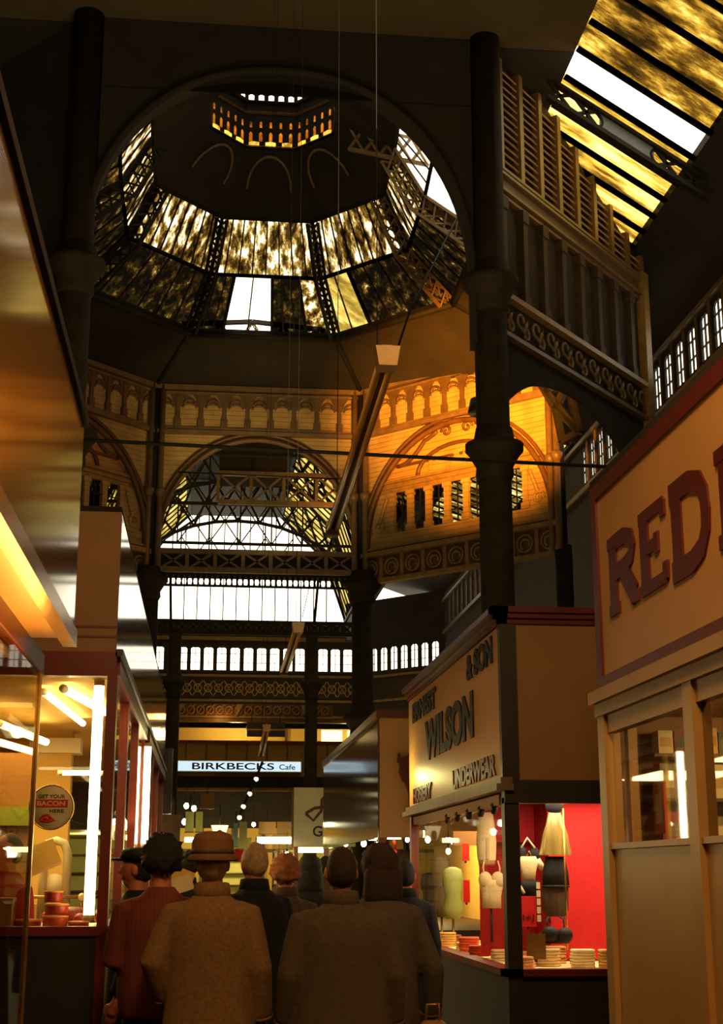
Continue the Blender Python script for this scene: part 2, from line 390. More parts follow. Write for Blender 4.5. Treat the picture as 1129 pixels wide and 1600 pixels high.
# roofs over the side bays by the crossing and the near hall
def roofpt(x): return 18.28-.65*x
XE,XM,XI=9.3,7.83,5.65
def solid_slope(name,x0,x1,ya,yb,mir=False,mat=CEIL):
    pts=[(x0,roofpt(x0)),(x1,roofpt(x1)),(x1,roofpt(x1)+.15),(x0,roofpt(x0)+.15)]
    if mir: pts=[(2.08-a,b) for a,b in pts]
    struct(name,MB().prism(pts,ya,yb),mat)
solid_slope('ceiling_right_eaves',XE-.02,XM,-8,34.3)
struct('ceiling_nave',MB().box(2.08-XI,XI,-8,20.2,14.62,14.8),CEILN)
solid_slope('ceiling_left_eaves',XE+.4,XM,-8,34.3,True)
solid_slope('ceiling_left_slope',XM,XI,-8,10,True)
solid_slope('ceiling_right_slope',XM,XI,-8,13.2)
def roof_light(ya,yb,mat,mir=False,bars=()):
    q=[(XM,roofpt(XM)),(XI,roofpt(XI))]
    if mir: q=[(2.08-a,b) for a,b in q]
    (x0,a),(x1,b)=q; fr=MB()
    for y in (ya,yb): fr.bar((x0,y,a-.03),(x1,y,b-.03),.06,.09)
    pn=MB().add([(x0,ya,a+.02),(x1,ya,b+.02),(x1,yb,b+.02),(x0,yb,a+.02)],[(0,1,2,3)])
    br=None
    if bars:
        br=MB()
        for y in bars: br.bar((x0,y,a-.02),(x1,y,b-.02),.04,.06)
    return window(fr,pn,mat,br)
ed=[13.2,13.9,14.6,15.3,16.0,16.7,17.4,18.3,19.24,20.02]
for a,b in zip(ed[:-1],ed[1:]): roof_light(a,b,D_ROOF)
roof_light(20.02,20.86,WORLDGLASS)
ed=[20.86,21.75,22.4,23.05,23.7,24.35,26,28,30,32,34.2]
for a,b in zip(ed[:-1],ed[1:]): roof_light(a,b,D_ROOF2)
solid_slope('ceiling_left_crossing_slope',XM,XI,10,34.3,True)
for s in (0,1):
    for q_,(xi_,ya,yb) in enumerate(((3.8,20.2,20.9),(4.6,20.9,21.8),(5.5,21.8,34.3))):
        p=[(XI,roofpt(XI)),(xi_,roofpt(XI)),(xi_,roofpt(XI)+.2),(XI,roofpt(XI)+.2)]
        if s: p=[(2.08-a,b) for a,b in p]
        struct('trim_%d'%(10+3*s+q_),MB().prism(p,ya,yb),CEIL)
# plated lattice rafters crossing the right-hand roof light
def rafter(yc,label):
    t=thing('roof_rafter',label,'roof truss',(0,yc,0),0,'lattice rafters under the side roofs')
    e=Vector((XI-.25,0,roofpt(XI-.25))); g=Vector((XM+.25,0,roofpt(XM+.25))); dn=Vector((0,0,-.10)); d2=Vector((0,0,-.46))
    P=lambda k,v: e.lerp(g,k)+v
    MB().bar(P(0,dn),P(1,dn),.14,.06).build('top_chord',IRON,t)
    MB().bar(P(0,d2),P(1,d2),.16,.07).build('bottom_chord',IRON,t)
    wb=MB(); q=[P(.33,dn),P(.67,dn),P(.67,d2),P(.33,d2)]; wb.prism([(v.x,v.z) for v in q],-.01,.01)
    wb.build('web_plate',paint_web,t)
    rv=MB()
    for i in range(26): c=P(.02+.96*i/25,dn+Vector((0,-.06,-.05))); rv.ball((c.x,c.y,c.z),.014,6,4)
    rv.build('rivets',IRON,t)['kind']='stuff'
    for a,b in ((.0,.165),(.165,.33),(.67,.835),(.835,1)):
        MB().bar(P(a,dn),P(b,d2),.05).build('lattice_brace',IRON,t); MB().bar(P(a,d2),P(b,dn),.05).build('lattice_brace',IRON,t)
    for k in (.30,.70):
        c=P(k,(dn+d2)/2); MB().tube([(c.x+.13*cos(a*PI/8),0,c.z-.65*.13*cos(a*PI/8)+.13*sin(a*PI/8)) for a in range(16)],.03,5,closed=True).build('oval_ring',IRON,t)
    return t
paint_web=paint('pane_lit_web_plate','6e737a',.5,.15,5)  # iron plate with the pane's blue-grey light put into its colour
rafter(21.1,'riveted lattice rafter just below the clear pane of the right hand roof light')
# ------------------------------------------------------------------ octagon at the crossing
OCT=[(-1.54,34),(3.63,34),(7.65,29.97),(8.0,24.6),(3.96,20.0),(-2.05,20),(-6.0,24.1),(-5.57,29.97)]
CEN=Vector((1.04,27.77,0))
def spandrel(mb,Lw,zb,zt,cu,cz,rx,rz,d0,d1,p=2.0,n=28):
    pts=[]
    for i in range(n+1):
        a=PI*i/n; c_,s_=cos(a),sin(a)
        pts.append((cu-rx*math.copysign(abs(c_)**(2/p),c_),cz+rz*abs(s_)**(2/p)))
    for i in range(n):
        (x0,a),(x1,b)=pts[i],pts[i+1]
        if x1-x0>1e-4: mb.prism([(x0,a),(x1,b),(x1,zt),(x0,zt)],d0,d1)
    if cu-rx>0: mb.box(0,cu-rx,d0,d1,zb,zt)
    if cu+rx<Lw: mb.box(cu+rx,Lw,d0,d1,zb,zt)
    return pts
def oct_panel(name,P0,P1,filled,n_ar=9,mats=(SIDING,GILT)):
    M=frameM(P0,P1); Lw=(Vector(P1)-Vector(P0)).length; cu=Lw/2; rx=Lw*.465; cz=9.35; rz=2.72
    mb=MB(M); pts=spandrel(mb,Lw,8.5,13.4,cu,cz,rx,rz,0,.15)
    wl=struct(name,mb,mats[0])
    # arch mouldings
    for r_,t_ in ((0,.07),(.14,.05)):
        a=[(cu-(rx+r_)*cos(PI*i/30),-.04,cz+(rz+r_)*sin(PI*i/30)) for i in range(31)]
        a=[(a[0][0],-.04,8.6)]+a+[(a[-1][0],-.04,8.6)]
        MB(M).tube(a,t_,6).build('arch_rim',RIMM,wl)
    # arcade frieze
    bk=MB(M); bk.box(0,Lw,-.12,0,12.16,12.26); bk.box(0,Lw,-.08,0,12.28,12.33); bk.box(0,Lw,-.16,0,13.30,13.42); bk.box(0,Lw,-.10,0,13.2,13.26)
    bk.build('cornice',IRONB,wl)
    pitch=Lw/n_ar
    for i in range(n_ar):
        x=pitch*(i+.5); a=MB(M)
        a.tube(arc((x,12.93),pitch*.24,0,180,8,d=-.05),.035,5)
        a.prism([(x-pitch*.5,13.2),(x-pitch*.5,12.85),(x-pitch*.33,12.9),(x-pitch*.28,13.05),(x-pitch*.12,13.2)],-.05,0)
        a.prism([(x+pitch*.5,13.2),(x+pitch*.12,13.2),(x+pitch*.28,13.05),(x+pitch*.33,12.9),(x+pitch*.5,12.85)],-.05,0)
        a.tube(arc((x,12.85),pitch*.3,0,180,8,d=-.03,rz=.12),.022,5)
        a.build('frieze_arch',PANELW,wl)
    for i in range(n_ar+1):
        x=pitch*i; x=min(max(x,.07),Lw-.07); a=MB(M)
        a.box(x-.05,x+.05,-.07,0,12.55,13.2); a.box(x-.08,x+.08,-.08,0,12.33,12.55)
        a.build('frieze_post',PANELW,wl)
    if filled:
        # lower cornice and roundel frieze
        c=MB(M); c.box(0,Lw,-.14,.1,9.08,9.2); c.box(0,Lw,-.09,.1,9.24,9.3); c.box(0,Lw,-.1,.1,8.42,8.52)
        c.build('lower_cornice',GILT,wl)
        MB(M).box(0,Lw,0,.12,8.5,9.1).build('frieze_board',PANELW,wl)
        for i in range(9):
            x=Lw*(i+.5)/9; a=MB(M)
            a.tube([(x+.2*cos(k*PI/8),-.03,8.8+.2*sin(k*PI/8)) for k in range(16)],.03,5,closed=True)
            a.tube(arc((x,8.78),.12,-20,250,10,d=-.02),.03,5)
            a.build('frieze_roundel',GILT,wl)
            MB(M).box(x+Lw/18-.05,x+Lw/18+.05,-.05,0,8.52,9.08).build('frieze_post',GILT,wl) if i<8 else None
        # infill inside arch
        inf=MB(M); zt=10.72
        def topz(x): 
            q=max(0,1-((x-cu)/rx)**2); return cz+rz*math.sqrt(q)
        k=24
        for i in range(k):
            x0=cu-rx+2*rx*i/k; x1=cu-rx+2*rx*(i+1)/k; a,b=topz(x0),topz(x1)
            if max(a,b)>zt: inf.prism([(x0,zt),(x1,zt),(x1,max(b,zt+.001)),(x0,max(a,zt+.001))],.1,.16)
        inf.build('tympanum',TYMP,wl)
        tr=MB(M); w_=rx*.93
        tr.box(cu-w_,cu+w_,-.02,.14,10.86,10.93); tr.box(cu-w_,cu+w_,.0,.14,10.74,10.8); tr.box(cu-w_,cu+w_,.04,.14,10.62,10.86)
        tr.build('transom',GILT,wl)
        # broken scroll pediment with radiating fan
        for s in (-1,1):
            a=[(cu+s*(1.75-.09*i),.06,11.28+.018*i*i*.35) for i in range(10)]
            a+= [(cu+s*(.86-.06*i),.06,11.80+.03*i) for i in range(6)]
            MB(M).tube(a,.05,6).build('pediment_scroll',RIMM,wl)
            sp=[(cu+s*.3+.02+(.16-.012*i)*cos(i*.7)*s,.05,11.9+(.16-.012*i)*sin(i*.7)) for i in range(12)]
            MB(M).tube(sp,.035,6).build('scroll_volute',RIMM,wl)
            MB(M).box(min(cu+s*.1,cu+s*1.8),max(cu+s*.1,cu+s*1.8),.03,.1,11.25,11.31).build('pediment_base',RIMM,wl)
        MB(M).tube([(cu-1.15*cos(PI*i/20),.06,10.95+.62*sin(PI*i/20)) for i in range(21)],.05,6).build('fan_arch',RIMM,wl)
        for x in (-.75,-.25,.25,.75):
            MB(M).box(cu+x-.05,cu+x+.05,.03,.1,10.93,11.2+.2*(1-abs(x))).build('fan_post',TYMP,wl)
        for x in (-2.25,2.25): MB(M).ball((cu+x,.05,10.98),.07,8,6).build('boss',TYMP,wl)
        # window strip
        MB(M).box(cu-rx,cu+rx,.02,.14,9.2,9.62).build('sill_board',mats[0],wl)
        nW=7; W0=cu-1.92; st=3.84/nW
        for i in range(nW+1):
            x=W0+st*i; a=MB(M); a.box(x-.075,x+.075,.0,.12,9.62,10.62); a.box(x-.11,x+.11,-.02,.12,9.62,9.76); a.box(x-.11,x+.11,-.02,.12,10.5,10.62)
            a.build('pilaster',mats[0],wl)
        for i in range(nW):
            x=W0+st*(i+.5)
            win=MB(M).box(x-st/2,x+st/2,.095,.10,9.62,10.62).build('window_light',PALEG,wl)
            b=MB(M); b.box(x-.012,x+.012,.07,.1,9.62,10.62)
            for z in (9.95,10.3): b.box(x-st/2,x+st/2,.07,.1,z-.012,z+.012)
            for s in (-1,1): b.prism([(x+s*st/2,10.62),(x+s*st/2,10.45),(x+s*st*.22,10.6),(x+s*st*.1,10.62)],.06,.1)
            b.build('glazing_bar',IRON,win)
        for s in (-1,1):   # end consoles
            x=cu+s*2.25; a=MB(M); sgn=s
            MB(M).box(min(x-.28,x+.28),max(x-.28,x+.28),.03,.13,9.62,10.62).build('end_board',mats[0],wl)
            sp=[(x+s*(-.2+.1*i*.35),.0,10.5-.09*i+.0) for i in range(7)]
            a.tube(sp,.045,6); a.tube([(x+s*.02+(.17-.013*i)*cos(i*.75)*s,.0,9.82+(.17-.013*i)*sin(i*.75)) for i in range(11)],.03,6)
            a.build('scroll_console',mats[0],wl)
    return wl
oct_panel('wall_north',OCT[0],OCT[1],False,9)
oct_panel('wall_northeast',OCT[1],OCT[2],True,11)
oct_panel('wall_northwest',OCT[7],OCT[0],True,11)
# near arch between the two dark columns
mb=MB(frameM((-2.3,20.02),(4.1,20.02))); spandrel(mb,6.4,9.4,14.62,3.17,10.35,2.97,3.45,0,.3,2.2,40)
# cut outer lower ends: keep only spandrel area
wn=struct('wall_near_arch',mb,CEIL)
rim=[]
for i in range(41):
    a=PI*i/40; rim.append((.87-2.97*math.copysign(abs(cos(a))**(2/2.2),cos(a)),19.93,10.35+3.45*abs(sin(a))**(2/2.2)))
MB().tube([(rim[0][0],19.93,9.4)]+rim+[(rim[-1][0],19.93,9.4)],.07,6).build('arch_rim',CEIL,wn)
# diagonal walls either side of the near arch
def diag_wall(name,P0,P1,visible):
    M=frameM(P0,P1); Lw=(Vector(P1)-Vector(P0)).length
    mb=MB(M); spandrel(mb,Lw,7.2,10.35,Lw/2,7.6,Lw*.46,1.85,.0,.12)
    ux=lambda X_: Lw*abs((X_-P0[0])/(P1[0]-P0[0]))
    if visible: mb.prism([(0,10.35),(Lw,10.35),(Lw,roofpt(P1[0])-.02),(ux(XI),14.6),(0,14.6)],.06,.12)
    else: mb.box(0,Lw,.06,.12,10.35,14.75)
    wl=struct(name,mb,SOOT)
    if not visible: return wl
    MB(M).box(0,Lw,-.14,0,10.36,10.45).build('frieze_rail',GILT,wl)
    MB(M).box(0,Lw,-.12,0,9.72,9.79).build('frieze_rail',IRONB,wl)
    n=12
    for i in range(n):
        x=Lw*(i+.5)/n; a=MB(M)
        a.tube([(x-.1+.11*cos(k*PI/6),-.05,10.14+.11*sin(k*PI/6)) for k in range(0,10)]+[(x+.02,-.05,9.98),(x+.1,-.05,9.88)],.026,6)
        a.tube([(x+.08+.09*cos(k*PI/6),-.05,9.97-.09*sin(k*PI/6)) for k in range(-3,6)],.026,6)
        a.tube([(x+.02,-.05,10.0),(x+.07,-.05,10.12),(x+.14,-.05,10.22)],[.03,.045,.01],6)
        a.build('frieze_scroll',IRONB,wl)
    for z in (12.12,12.22,12.5,12.58): MB(M).box(0,Lw,-.1 if z>12.2 else -.06,0.06,z,z+.05).build('moulding',IRONB,wl)
    MB(M).box(0,Lw,-.03,.06,12.17,12.55).build('rail_board',PANELW,wl)
    np_=9
    for i in range(np_+1):
        x=Lw*i/np_; a=MB(M); x=min(max(x,.08),Lw-.08)
        a.box(x-.07,x+.07,-.09,.06,10.45,12.12); a.box(x-.1,x+.1,-.11,.06,10.45,10.62); a.box(x-.1,x+.1,-.11,.06,11.9,12.1)
        a.build('pilaster',PILD,wl)
        zt=min(14.6,roofpt(P0[0]+(P1[0]-P0[0])*x/Lw)-.05)
        MB(M).box(x-.06,x+.06,-.08,.06,12.63,zt).build('upper_pilaster',IRONB,wl)
    for i in range(np_):
        x0=Lw*i/np_+.08; x1=Lw*(i+1)/np_-.08; zt=min(14.6,roofpt(P0[0]+(P1[0]-P0[0])*x1/Lw)-.05)
        a=MB(M); z=12.66
        while z<zt-.12:
            a.add([(x0,-.05,z),(x1,-.05,z),(x1,.03,z+.11),(x0,.03,z+.11),(x0,-.03,z-.01),(x1,-.03,z-.01),(x1,.05,z+.1),(x0,.05,z+.1)],
                  [(0,1,2,3),(7,6,5,4),(0,4,5,1),(1,5,6,2),(2,6,7,3),(3,7,4,0)]); z+=.135
        a.build('louvre_panel',LOUV,wl)
        MB(M).box(x0,x1,.02,.06,10.5,12.1).build('lower_panel',SOOT,wl)
    MB(M).box(Lw-.22,Lw+.02,-.14,.1,7.2,12.7).build('end_pilaster',GILT,wl)
    return wl
diag_wall('wall_southeast',OCT[4],OCT[3],True)
diag_wall('wall_southwest',OCT[5],OCT[6],False)
struct('wall_east',MB(frameM(OCT[2],OCT[3])).box(0,5.3,-.1,.05,12.2,12.95),SOOT)
struct('wall_west',MB(frameM(OCT[6],OCT[7])).box(0,5.9,-.1,.05,12.2,14.6),SOOT)
# solid bands over the octagon walls and the coving up to the dome
R8=lambda ap: ap/cos(PI/8)
def octpts(ap,z): return [(CEN.x+R8(ap)*cos(rad(112.5-45*k)),CEN.y+R8(ap)*sin(rad(112.5-45*k)),z) for k in range(8)]
def stretch(pts,ys,hx,zs):
    q=[list(v) for v in pts]
    q[4]=[CEN.x+hx,ys,zs]; q[5]=[CEN.x-hx,ys,zs]
    return [tuple(v) for v in q]
base=stretch(octpts(4.18,14.07),20.6,3.3,14.2); top=[(x,y,12.95 if k in (2,3) else 13.4) for k,(x,y) in enumerate(OCT)]
cv=MB()
for i in range(8):
    j=(i+1)%8; cv.add([top[i],top[j],base[j],base[i]],[(0,1,2,3)])
coving=struct('ceiling_coving',cv,CEIL)
for i in range(8):
    MB().tube([top[i],base[i]],.07,6).build('coving_rib',IRON,coving)
    j=(i+1)%8; MB().tube([Vector(base[i])+Vector((0,0,-.03)),Vector(base[j])+Vector((0,0,-.03))],.09,6).build('ring_beam',IRON,coving)
struct('ceiling_crossing_frame',MB().box(-6.1,8.1,34.0,34.2,13.4,14.3),CEIL)
# ------------------------------------------------------------------ glazed dome
r0=stretch(octpts(4.14,14.12),20.65,3.25,14.25); r1=stretch(octpts(3.09,15.1),22.25,2.9,15.25); r2=stretch(octpts(2.51,16.27),24.35,2.4,16.55); r3=octpts(1.36,17.35)
r3[4]=r3[4][:2]+(17.86,); r3[5]=r3[5][:2]+(17.86,)
seg_name=['north','northeast','east','southeast','south','southwest','west','northwest']
def quad_window(a,b,c,d,mat,nb,clear=None,rows=0):
    a,b,c,d=[Vector(v) for v in (a,b,c,d)]; fr=MB()
    for p,q in ((a,b),(b,c),(c,d),(d,a)): fr.bar(p,q,.07)
    pn=MB().add([a,b,c,d],[(0,1,2,3)]); br=MB()
    n=(b-a).cross(d-a).normalized()
    for i in range(1,nb): br.bar(a.lerp(b,i/nb),d.lerp(c,i/nb),.03)
    for i in range(1,rows): br.bar(a.lerp(d,i/rows),b.lerp(c,i/rows),.03)
    w_=window(fr,pn,mat,br)
    return w_
for k in range(8):
    j=(k+1)%8
    up=D_DOME
    if k==3: up=WORLDGLASS
    quad_window(r1[k],r1[j],r2[j],r2[k],up,8)
    if k==0:
        a,b,c,d=[Vector(v) for v in (r0[0],r0[1],r1[1],r1[0])]
        t0,t1=.22,.56
        quad_window(a,a.lerp(b,t0),d.lerp(c,t0),d,D_DOMED,3)
        quad_window(a.lerp(b,t0),a.lerp(b,t1),d.lerp(c,t1),d.lerp(c,t0),WORLDGLASS,2)
        quad_window(a.lerp(b,t1),a.lerp(b,.8),d.lerp(c,.8),d.lerp(c,t1),D_DOMED,3)
        quad_window(a.lerp(b,.8),b,c,d.lerp(c,.8),D_DOME,1)
    elif k==1:
        a,b,c,d=[Vector(v) for v in (r0[1],r0[2],r1[2],r1[1])]
        quad_window(a,a.lerp(b,.32),d.lerp(c,.32),d,D_YEL,2)
        quad_window(a.lerp(b,.32),b,c,d.lerp(c,.32),D_DOMED,4)
    elif k==3: quad_window(r0[k],r0[j],r1[j],r1[k],WORLDGLASS,3)
    else: quad_window(r0[k],r0[j],r1[j],r1[k],D_DOMED,6)
cone=MB()
for k in range(8):
    j=(k+1)%8; cone.add([r2[k],r2[j],r3[j],r3[k]],[(0,1,2,3)])
cone=struct('ceiling_dome_cap',cone,CEIL)
for k in range(8):   # hip ribs: twin chords laced together
    t=bpy.data.objects.new('hip_rib',None); C.objects.link(t); t.parent=cone
    c=Vector((CEN.x,CEN.y,0))
    pts=[Vector(r0[k]),Vector(r1[k]),Vector(r2[k])]
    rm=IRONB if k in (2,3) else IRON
    off=(Vector(r0[(k+1)%8])-Vector(r0[k-1])).normalized()*.13; inn=(c-Vector((pts[0].x,pts[0].y,0))).normalized()*.30+Vector((0,0,-.22))
    dn=Vector((0,0,-.04)); A=[p-off+dn for p in pts]; B=[p+off+dn for p in pts]; D=[p+inn for p in pts]
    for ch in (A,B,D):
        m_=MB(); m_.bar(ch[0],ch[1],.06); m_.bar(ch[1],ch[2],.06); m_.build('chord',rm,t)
    lc=MB()
    for s_ in (0,1):
        nn=5
        for i in range(nn):
            f0,f1=i/nn,(i+1)/nn
            a0,a1=A[s_].lerp(A[s_+1],f0),A[s_].lerp(A[s_+1],f1); b0,b1=B[s_].lerp(B[s_+1],f0),B[s_].lerp(B[s_+1],f1); d0,d1=D[s_].lerp(D[s_+1],f0),D[s_].lerp(D[s_+1],f1)
            for p,q in ((a0,b1),(b0,a1),(a0,d1),(d0,b1)): lc.bar(p,q,.035)
    lc.build('lacing',rm,t)
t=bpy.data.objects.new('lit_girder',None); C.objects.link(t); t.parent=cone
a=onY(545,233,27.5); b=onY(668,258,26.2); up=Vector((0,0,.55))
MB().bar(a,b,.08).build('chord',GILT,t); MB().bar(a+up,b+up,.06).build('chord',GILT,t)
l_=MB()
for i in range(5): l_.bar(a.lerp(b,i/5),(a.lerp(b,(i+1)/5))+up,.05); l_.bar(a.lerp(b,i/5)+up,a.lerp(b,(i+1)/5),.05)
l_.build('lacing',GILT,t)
# lantern on the crown
def oct_ring(ap0,z0,ap1,z1,mb):
    a=octpts(ap0,z0); b=octpts(ap1,z1)
    for k in range(8):
        if k in (3,4,5) and z0<17.85: continue
        j=(k+1)%8; mb.add([a[k],a[j],b[j],b[k]],[(0,1,2,3)])
t=thing('dome_lantern','octagonal lantern with small glowing arched lights at the crown of the dome','lantern',(CEN.x,CEN.y,17.0))
INV=Matrix.Translation((-CEN.x,-CEN.y,-17.0))
def lan(name,fn,mat,par=t):
    m_=MB(INV); fn(m_); return m_.build(name,mat,par)
lan('lower_drum',lambda m_:(m_.add([octpts(1.36,17.35)[3],octpts(1.36,17.86)[3],octpts(1.36,17.86)[4]],[(0,1,2)]),m_.add([octpts(1.36,17.35)[6],octpts(1.36,17.86)[6],octpts(1.36,17.86)[5]],[(0,1,2)]),oct_ring(1.36,17.35,1.36,17.52,m_),oct_ring(1.36,17.86,1.36,17.96,m_),oct_ring(1.36,18.12,1.36,18.3,m_)),IRON)
lan('gallery_rail',lambda m_:(oct_ring(1.30,17.46,1.36,17.52,m_),),GILT)
lan('upper_rail',lambda m_:(oct_ring(1.26,18.3,1.36,18.38,m_),oct_ring(1.36,18.3,1.26,18.3,m_)),GILT)
lan('upper_drum',lambda m_:(oct_ring(1.36,18.38,1.36,18.62,m_),oct_ring(1.36,18.98,1.36,19.08,m_),oct_ring(1.36,19.3,1.36,19.6,m_)),IRON)
lan('cornice',lambda m_:(oct_ring(1.2,18.56,1.36,18.62,m_),),GILT)
lan('cap',lambda m_:oct_ring(1.36,19.6,.05,20.3,m_),CEIL)
def cell_row(ap,z0,z1,mat,cn,fill=.5):
    a=octpts(ap,z0); b=octpts(ap,z1)
    for k in range(8):
        if k in (3,4,5) and z0<17.85: continue
        j=(k+1)%8; A_,B_,C_,D_=[Vector(v) for v in (a[k],a[j],b[j],b[k])]; mu=MB(INV)
        g=(1-fill)/2
        for i in range(cn):
            p0=A_.lerp(B_,(i+g)/cn); p1=A_.lerp(B_,(i+1-g)/cn); q1=D_.lerp(C_,(i+1-g)/cn); q0=D_.lerp(C_,(i+g)/cn)
            MB(INV).add([p0,p1,q1.lerp(p1,.2),q1.lerp(q0,.5),q0.lerp(p0,.2)],[(0,1,2,3,4)]).build('lantern_light',mat,t)
            e0=A_.lerp(B_,i/cn); f0=D_.lerp(C_,i/cn); e1=A_.lerp(B_,(i+1)/cn); f1=D_.lerp(C_,(i+1)/cn)
            mu.add([e0,p0,q0,f0],[(0,1,2,3)]); mu.add([p1,e1,f1,q1],[(0,1,2,3)]); mu.add([q0.lerp(p0,.2),q1.lerp(q0,.5),q0],[(0,1,2)]); mu.add([q1.lerp(p1,.2),q1,q1.lerp(q0,.5)],[(0,1,2)])
        mu.build('lantern_mullion',IRON,t)
cell_row(1.36,17.52,17.62,D_AMBB,3,.62); cell_row(1.36,17.62,17.86,D_AMB,5,.34); cell_row(1.36,17.96,18.12,D_AMB,5,.25)
cell_row(1.36,18.62,18.8,WORLDGLASS,5,.55); cell_row(1.36,18.8,18.98,WORLDGLASS,6,.5); cell_row(1.36,19.08,19.3,WORLDGLASS,5,.5)
for k in (0,1,7):
    a=Vector(r2[k]),Vector(r2[(k+1)%8]); b_=Vector(r3[k]),Vector(r3[(k+1)%8]); c0=a[0].lerp(a[1],.5); c1=b_[0].lerp(b_[1],.5); u=(a[1]-a[0]).normalized(); v=(c1-c0); n_=u.cross(v).normalized(); n_=n_ if n_.z<0 else -n_
    m_=MB(INV); m_.tube([c0+v*(.45+.5*sin(PI*i/12))+u*.5*cos(PI*i/12)+n_*.04 for i in range(13)],.035,5); m_.build('cap_arch',IRONB,t)
# ------------------------------------------------------------------ columns
def column(x,y,r,zt,label,caps=(7.75,),mat=COLM):
    t=thing('iron_column',label,'column',(x,y,0),0,'cast iron columns of the market hall')
    MB().lathe([(r*1.7,0),(r*1.7,.35),(r*1.35,.5),(r*1.2,.7)],n=16).build('base',mat,t)
    MB().lathe([(r*1.05,.7),(r,3),(r*.95,zt)],n=20).build('shaft',mat,t)
    for z in caps:
        MB().lathe([(r,z-.5),(r*1.15,z-.42),(r*1.1,z-.3),(r*1.5,z-.12),(r*1.75,z-.05),(r*1.75,z+.05),(r*1.25,z+.1),(r*1.1,z+.3)],n=20).build('capital',mat,t)
    return t
column(4.12,20.0,.25,14.62,'broad dark iron column standing in front of the orange lit wall',(7.75,10.4))
column(-2.15,20.0,.25,14.62,'dark iron column at the left side of the near arch',(7.75,10.4))
column(3.63,33.85,.27,8.6,'tall dark column at the right foot of the far arch',(8.45,5.2))
column(-1.54,33.85,.27,8.6,'tall dark column at the left foot of the far arch',(8.45,5.2))
column(7.65,29.9,.2,8.6,'dark column at the right end of the orange lit wall',())
column(-5.5,29.9,.27,8.6,'dark column at the left end of the left diagonal wall',(8.45,))
column(3.12,44,.2,8.8,'slender dark column right of the cafe sign',(7.3,))
column(-1.1,44,.2,8.8,'slender dark column left of the cafe sign',(7.3,))
for x,y in OCT[:3]+OCT[7:]:
    t=bpy.data.objects.new('corner_shafts',None); C.objects.link(t); t.location=(x,y,8.5); t.parent=coving
    d=(Vector((CEN.x,CEN.y))-Vector((x,y))).normalized(); n_=Vector((-d.y,d.x))
    for s in (-1,1):
        o=d*.16+n_*.14*s; MB().lathe([(.1,0),(.08,.2),(.075,4.9)],(o.x,o.y),10).build('shaft',IRONB,t)
        MB().lathe([(.075,2.0),(.13,2.1),(.14,2.2),(.08,2.25)],(o.x,o.y),10).build('capital',IRONB,t)
    MB().lathe([(.14,0),(.13,5.0)],(d.x*.02,d.y*.02),10).build('core_shaft',IRON,t)
# bracket under the diagonal wall by the big column
t=thing('gallery_bracket','open triangular iron bracket seen against the orange wall','bracket',(0,0,0))
M=frameM(OCT[2],OCT[1]); 
def NEp(px,py,off=.9):
    r=ray(px,py); n=Vector((1,1,0)); tt=(37.62-off*1.414-n.dot(CP))/n.dot(r); return CP+r*tt
bp=[(840,592),(868,640),(878,690),(905,675),(886,598),(853,612)]
P=[NEp(*q) for q in bp]
for a,b in ((0,1),(1,2),(0,3),(2,3),(4,3),(4,1),(1,3),(5,4)): MB().bar(P[a],P[b],.14).build('strut',IRON,t)
# ------------------------------------------------------------------ girders, trusses, tie rods
def lattice_girder(name,label,a,b,h,n,mat,cat='girder',w_=.09,par=None,group=None):
    a,b=Vector(a),Vector(b); t=thing(name,label,cat,a,0,group); b=b-a; a=Vector((0,0,0)); up=Vector((0,0,h))
    MB().bar(a,b,w_*1.4).build('bottom_chord',mat,t); MB().bar(a+up,b+up,w_*1.4).build('top_chord',mat,t)
    for i in range(n):
        p,q=a.lerp(b,i/n),a.lerp(b,(i+1)/n)
        MB().bar(p,q+up,w_*.6).build('lattice_brace',mat,t); MB().bar(p+up,q,w_*.6).build('lattice_brace',mat,t)
        MB().bar(p,p+up,w_).build('post',mat,t)
    MB().bar(b,b+up,w_).build('post',mat,t)
    return t
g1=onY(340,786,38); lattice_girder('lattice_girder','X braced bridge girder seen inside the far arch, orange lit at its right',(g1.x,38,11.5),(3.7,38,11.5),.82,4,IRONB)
t=thing('vent_box','dark boxed ventilator above the bridge girder in the far arch','ventilator',(1.05,38.6,12.5))
m_=MB().box(-.95,.95,0,1.4,0,1.6); m_.build('box',COLM,t); MB().box(-.03,.03,-.05,0,0,1.6).build('centre_rib',IRON,t); MB().box(-1,1,-.05,.02,-.08,0).build('bottom_rail',IRON,t)
# solid beam under the far arch
struct('trim_5',MB().box(-2.0,4.0,34.0,34.3,8.62,9.24),SOOT)
t=thing('pierced_cresting','dark pierced iron cresting with bright gaps under the far arch beam','cresting',(0,34.1,8.35))
m_=MB(); m_.box(-2,4,-.04,.04,0,.05)
m_.build('lower_rail',IRON,t); m_=MB()
for i in range(44): x=-1.97+i*.135; m_.prism([(x-.03,.05),(x+.03,.05),(x+.015,.14),(x+.05,.27),(x-.05,.27),(x-.015,.14)],-.03,.03)
m_.build('piercing',IRON,t)
g_=lattice_girder('lattice_facing','',(-1.3,33.8,8.7),(3.4,33.8,8.7),.45,7,IRONB); g_.parent=bpy.data.objects['trim_5']
for k_ in ('label','category'):
    if k_ in g_: del g_[k_]
# hangers in the bright glass
for (x0,y0,x1,y1,lb) in ((266,870,267,985,'thin upright hanger crossing the left of the bright glazed band'),(497,905,490,985,'thin upright hanger crossing the right of the bright glazed band'),(484,912,472,965,'very thin slanting wire over the bright glazed band')):
    a,b=onY(x0,y0,45),onY(x1,y1,45); tag(MB().tube([a,b],.05 if 'thin up' in lb else .015,6).build('hanger_rod',IRON),lb,'rod','hanger rods below the far roof')
